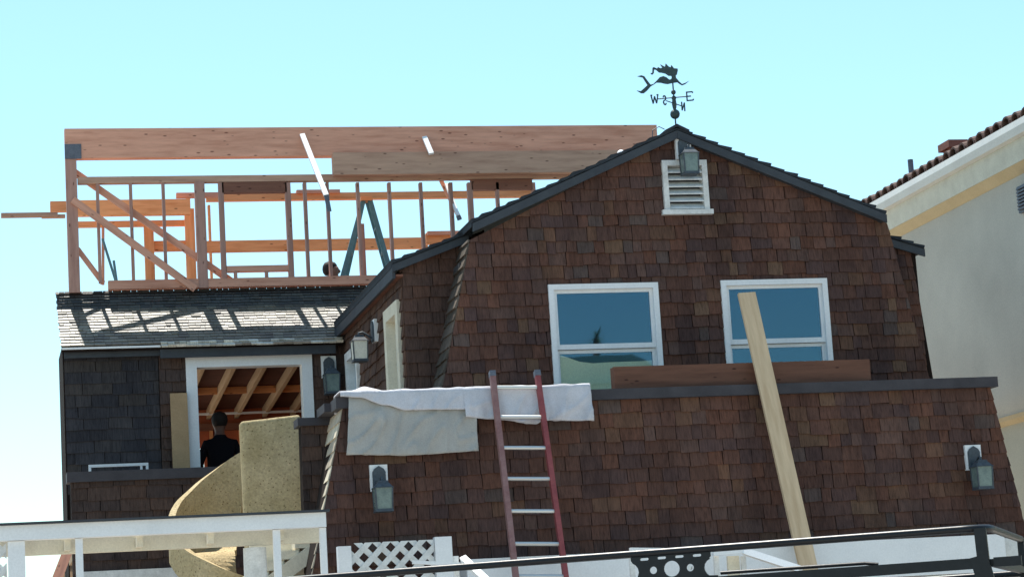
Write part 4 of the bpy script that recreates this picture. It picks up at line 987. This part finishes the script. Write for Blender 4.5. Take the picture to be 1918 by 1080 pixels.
# drilled gusset plate
def loc2(px, py):
    p = rk(px, py); v = p - K; return (v.dot(RD), v.z)
def ring(cx, cy, r, n=20): return [loc2(cx + r * math.cos(2 * math.pi * i / n), cy + r * math.sin(2 * math.pi * i / n)) for i in range(n)]
def slot(cx, cy, w_, h_, sl_=-.075): return [loc2(cx + x, cy + y + x * sl_) for x, y in ((-w_, -h_ * .5), (-w_ * .8, -h_), (w_ * .8, -h_), (w_, -h_ * .5), (w_, h_ * .5), (w_ * .8, h_), (-w_ * .8, h_), (-w_, h_ * .5))]
outer = [(1181, 1040), (1330, 1031), (1331, 1040), (1328, 1044)] + [(1336 - 17 * math.cos(R_(a)), 1061 - 17 * math.sin(R_(a))) for a in (70, 45, 20, 0, -20, -45, -65)] + [(1345, 1076), (1345, 1112), (1180, 1122), (1195, 1080)] + [(1180 + 17 * math.cos(R_(a)), 1071 - 17 * math.sin(R_(a))) for a in (-25, 0, 25, 50, 70)] + [(1182, 1050)]
op = [loc2(x, y) for x, y in outer]
holes = [slot(1207, 1046.5, 8, 2.4), slot(1239.5, 1043.8, 8, 2.4), slot(1272.5, 1041.3, 8, 2.4), slot(1305.5, 1039, 8, 2.4), ring(1224, 1067, 7), ring(1258.5, 1064, 15), ring(1293, 1062, 7)]
PM = Matrix(((RD.x, 0, RP.x, K.x), (RD.y, 0, RP.y, K.y), (0, 1, 0, K.z), (0, 0, 0, 1)))
gus = cutout('gusset_plate', op, holes, .012, M['rack'], rack, PM)
bp = rk(1293, 1062); MB().tube([bp - RP * .012, bp + RP * .012], .008, 8).build('bolt', M['alu'], rack)

# ================================================================== ACROSS THE STREET (seen only as reflections)
ob = thing('opposite_house', 'pale buff house across the street mirrored in the left sash window', 'house', (14, -18, 0))
MB().box(9.0, 18.6, -26, -15, 0, 9.3).build('wall', M['stucco_b'], ob)
MB().prismx([(-14.9, 9.31), (-20, 10.75), (-26.5, 9.31)], 8.6, 18.9).build('roof', M['teal_roof'], ob)
pt_ = at(1120, 630, 2 * YB + 27.5); pt_ = Vector((pt_.x, -27.5, pt_.z))
pl = thing('palm_tree', 'tall slim palm tree behind the opposite house', 'tree', (pt_.x, pt_.y, 0))
MB().tube([(pt_.x, pt_.y, 0), (pt_.x + .1, pt_.y, 7), pt_], [.18, .14, .10], 10).build('trunk', M['trunk'], pl, True)
cr = MB(); rp = random.Random(4)
for k in range(18):
    a = rp.uniform(0, 6.28); e = rp.uniform(-.3, 1.3); prev = pt_.copy(); d = Vector((math.cos(a) * math.cos(e), math.sin(a) * math.cos(e), math.sin(e)))
    for s in range(5):
        nx_ = prev + d * .095; sd = Vector((-math.sin(a), math.cos(a), 0)) * .05 * (1 - s / 6)
        cr.add([prev - sd, prev + sd, nx_ + sd * .8, nx_ - sd * .8], [(0, 1, 2, 3)]); prev = nx_; d = (d + Vector((0, 0, -.22))).normalized()
cr.build('crown', M['leaf'], pl)
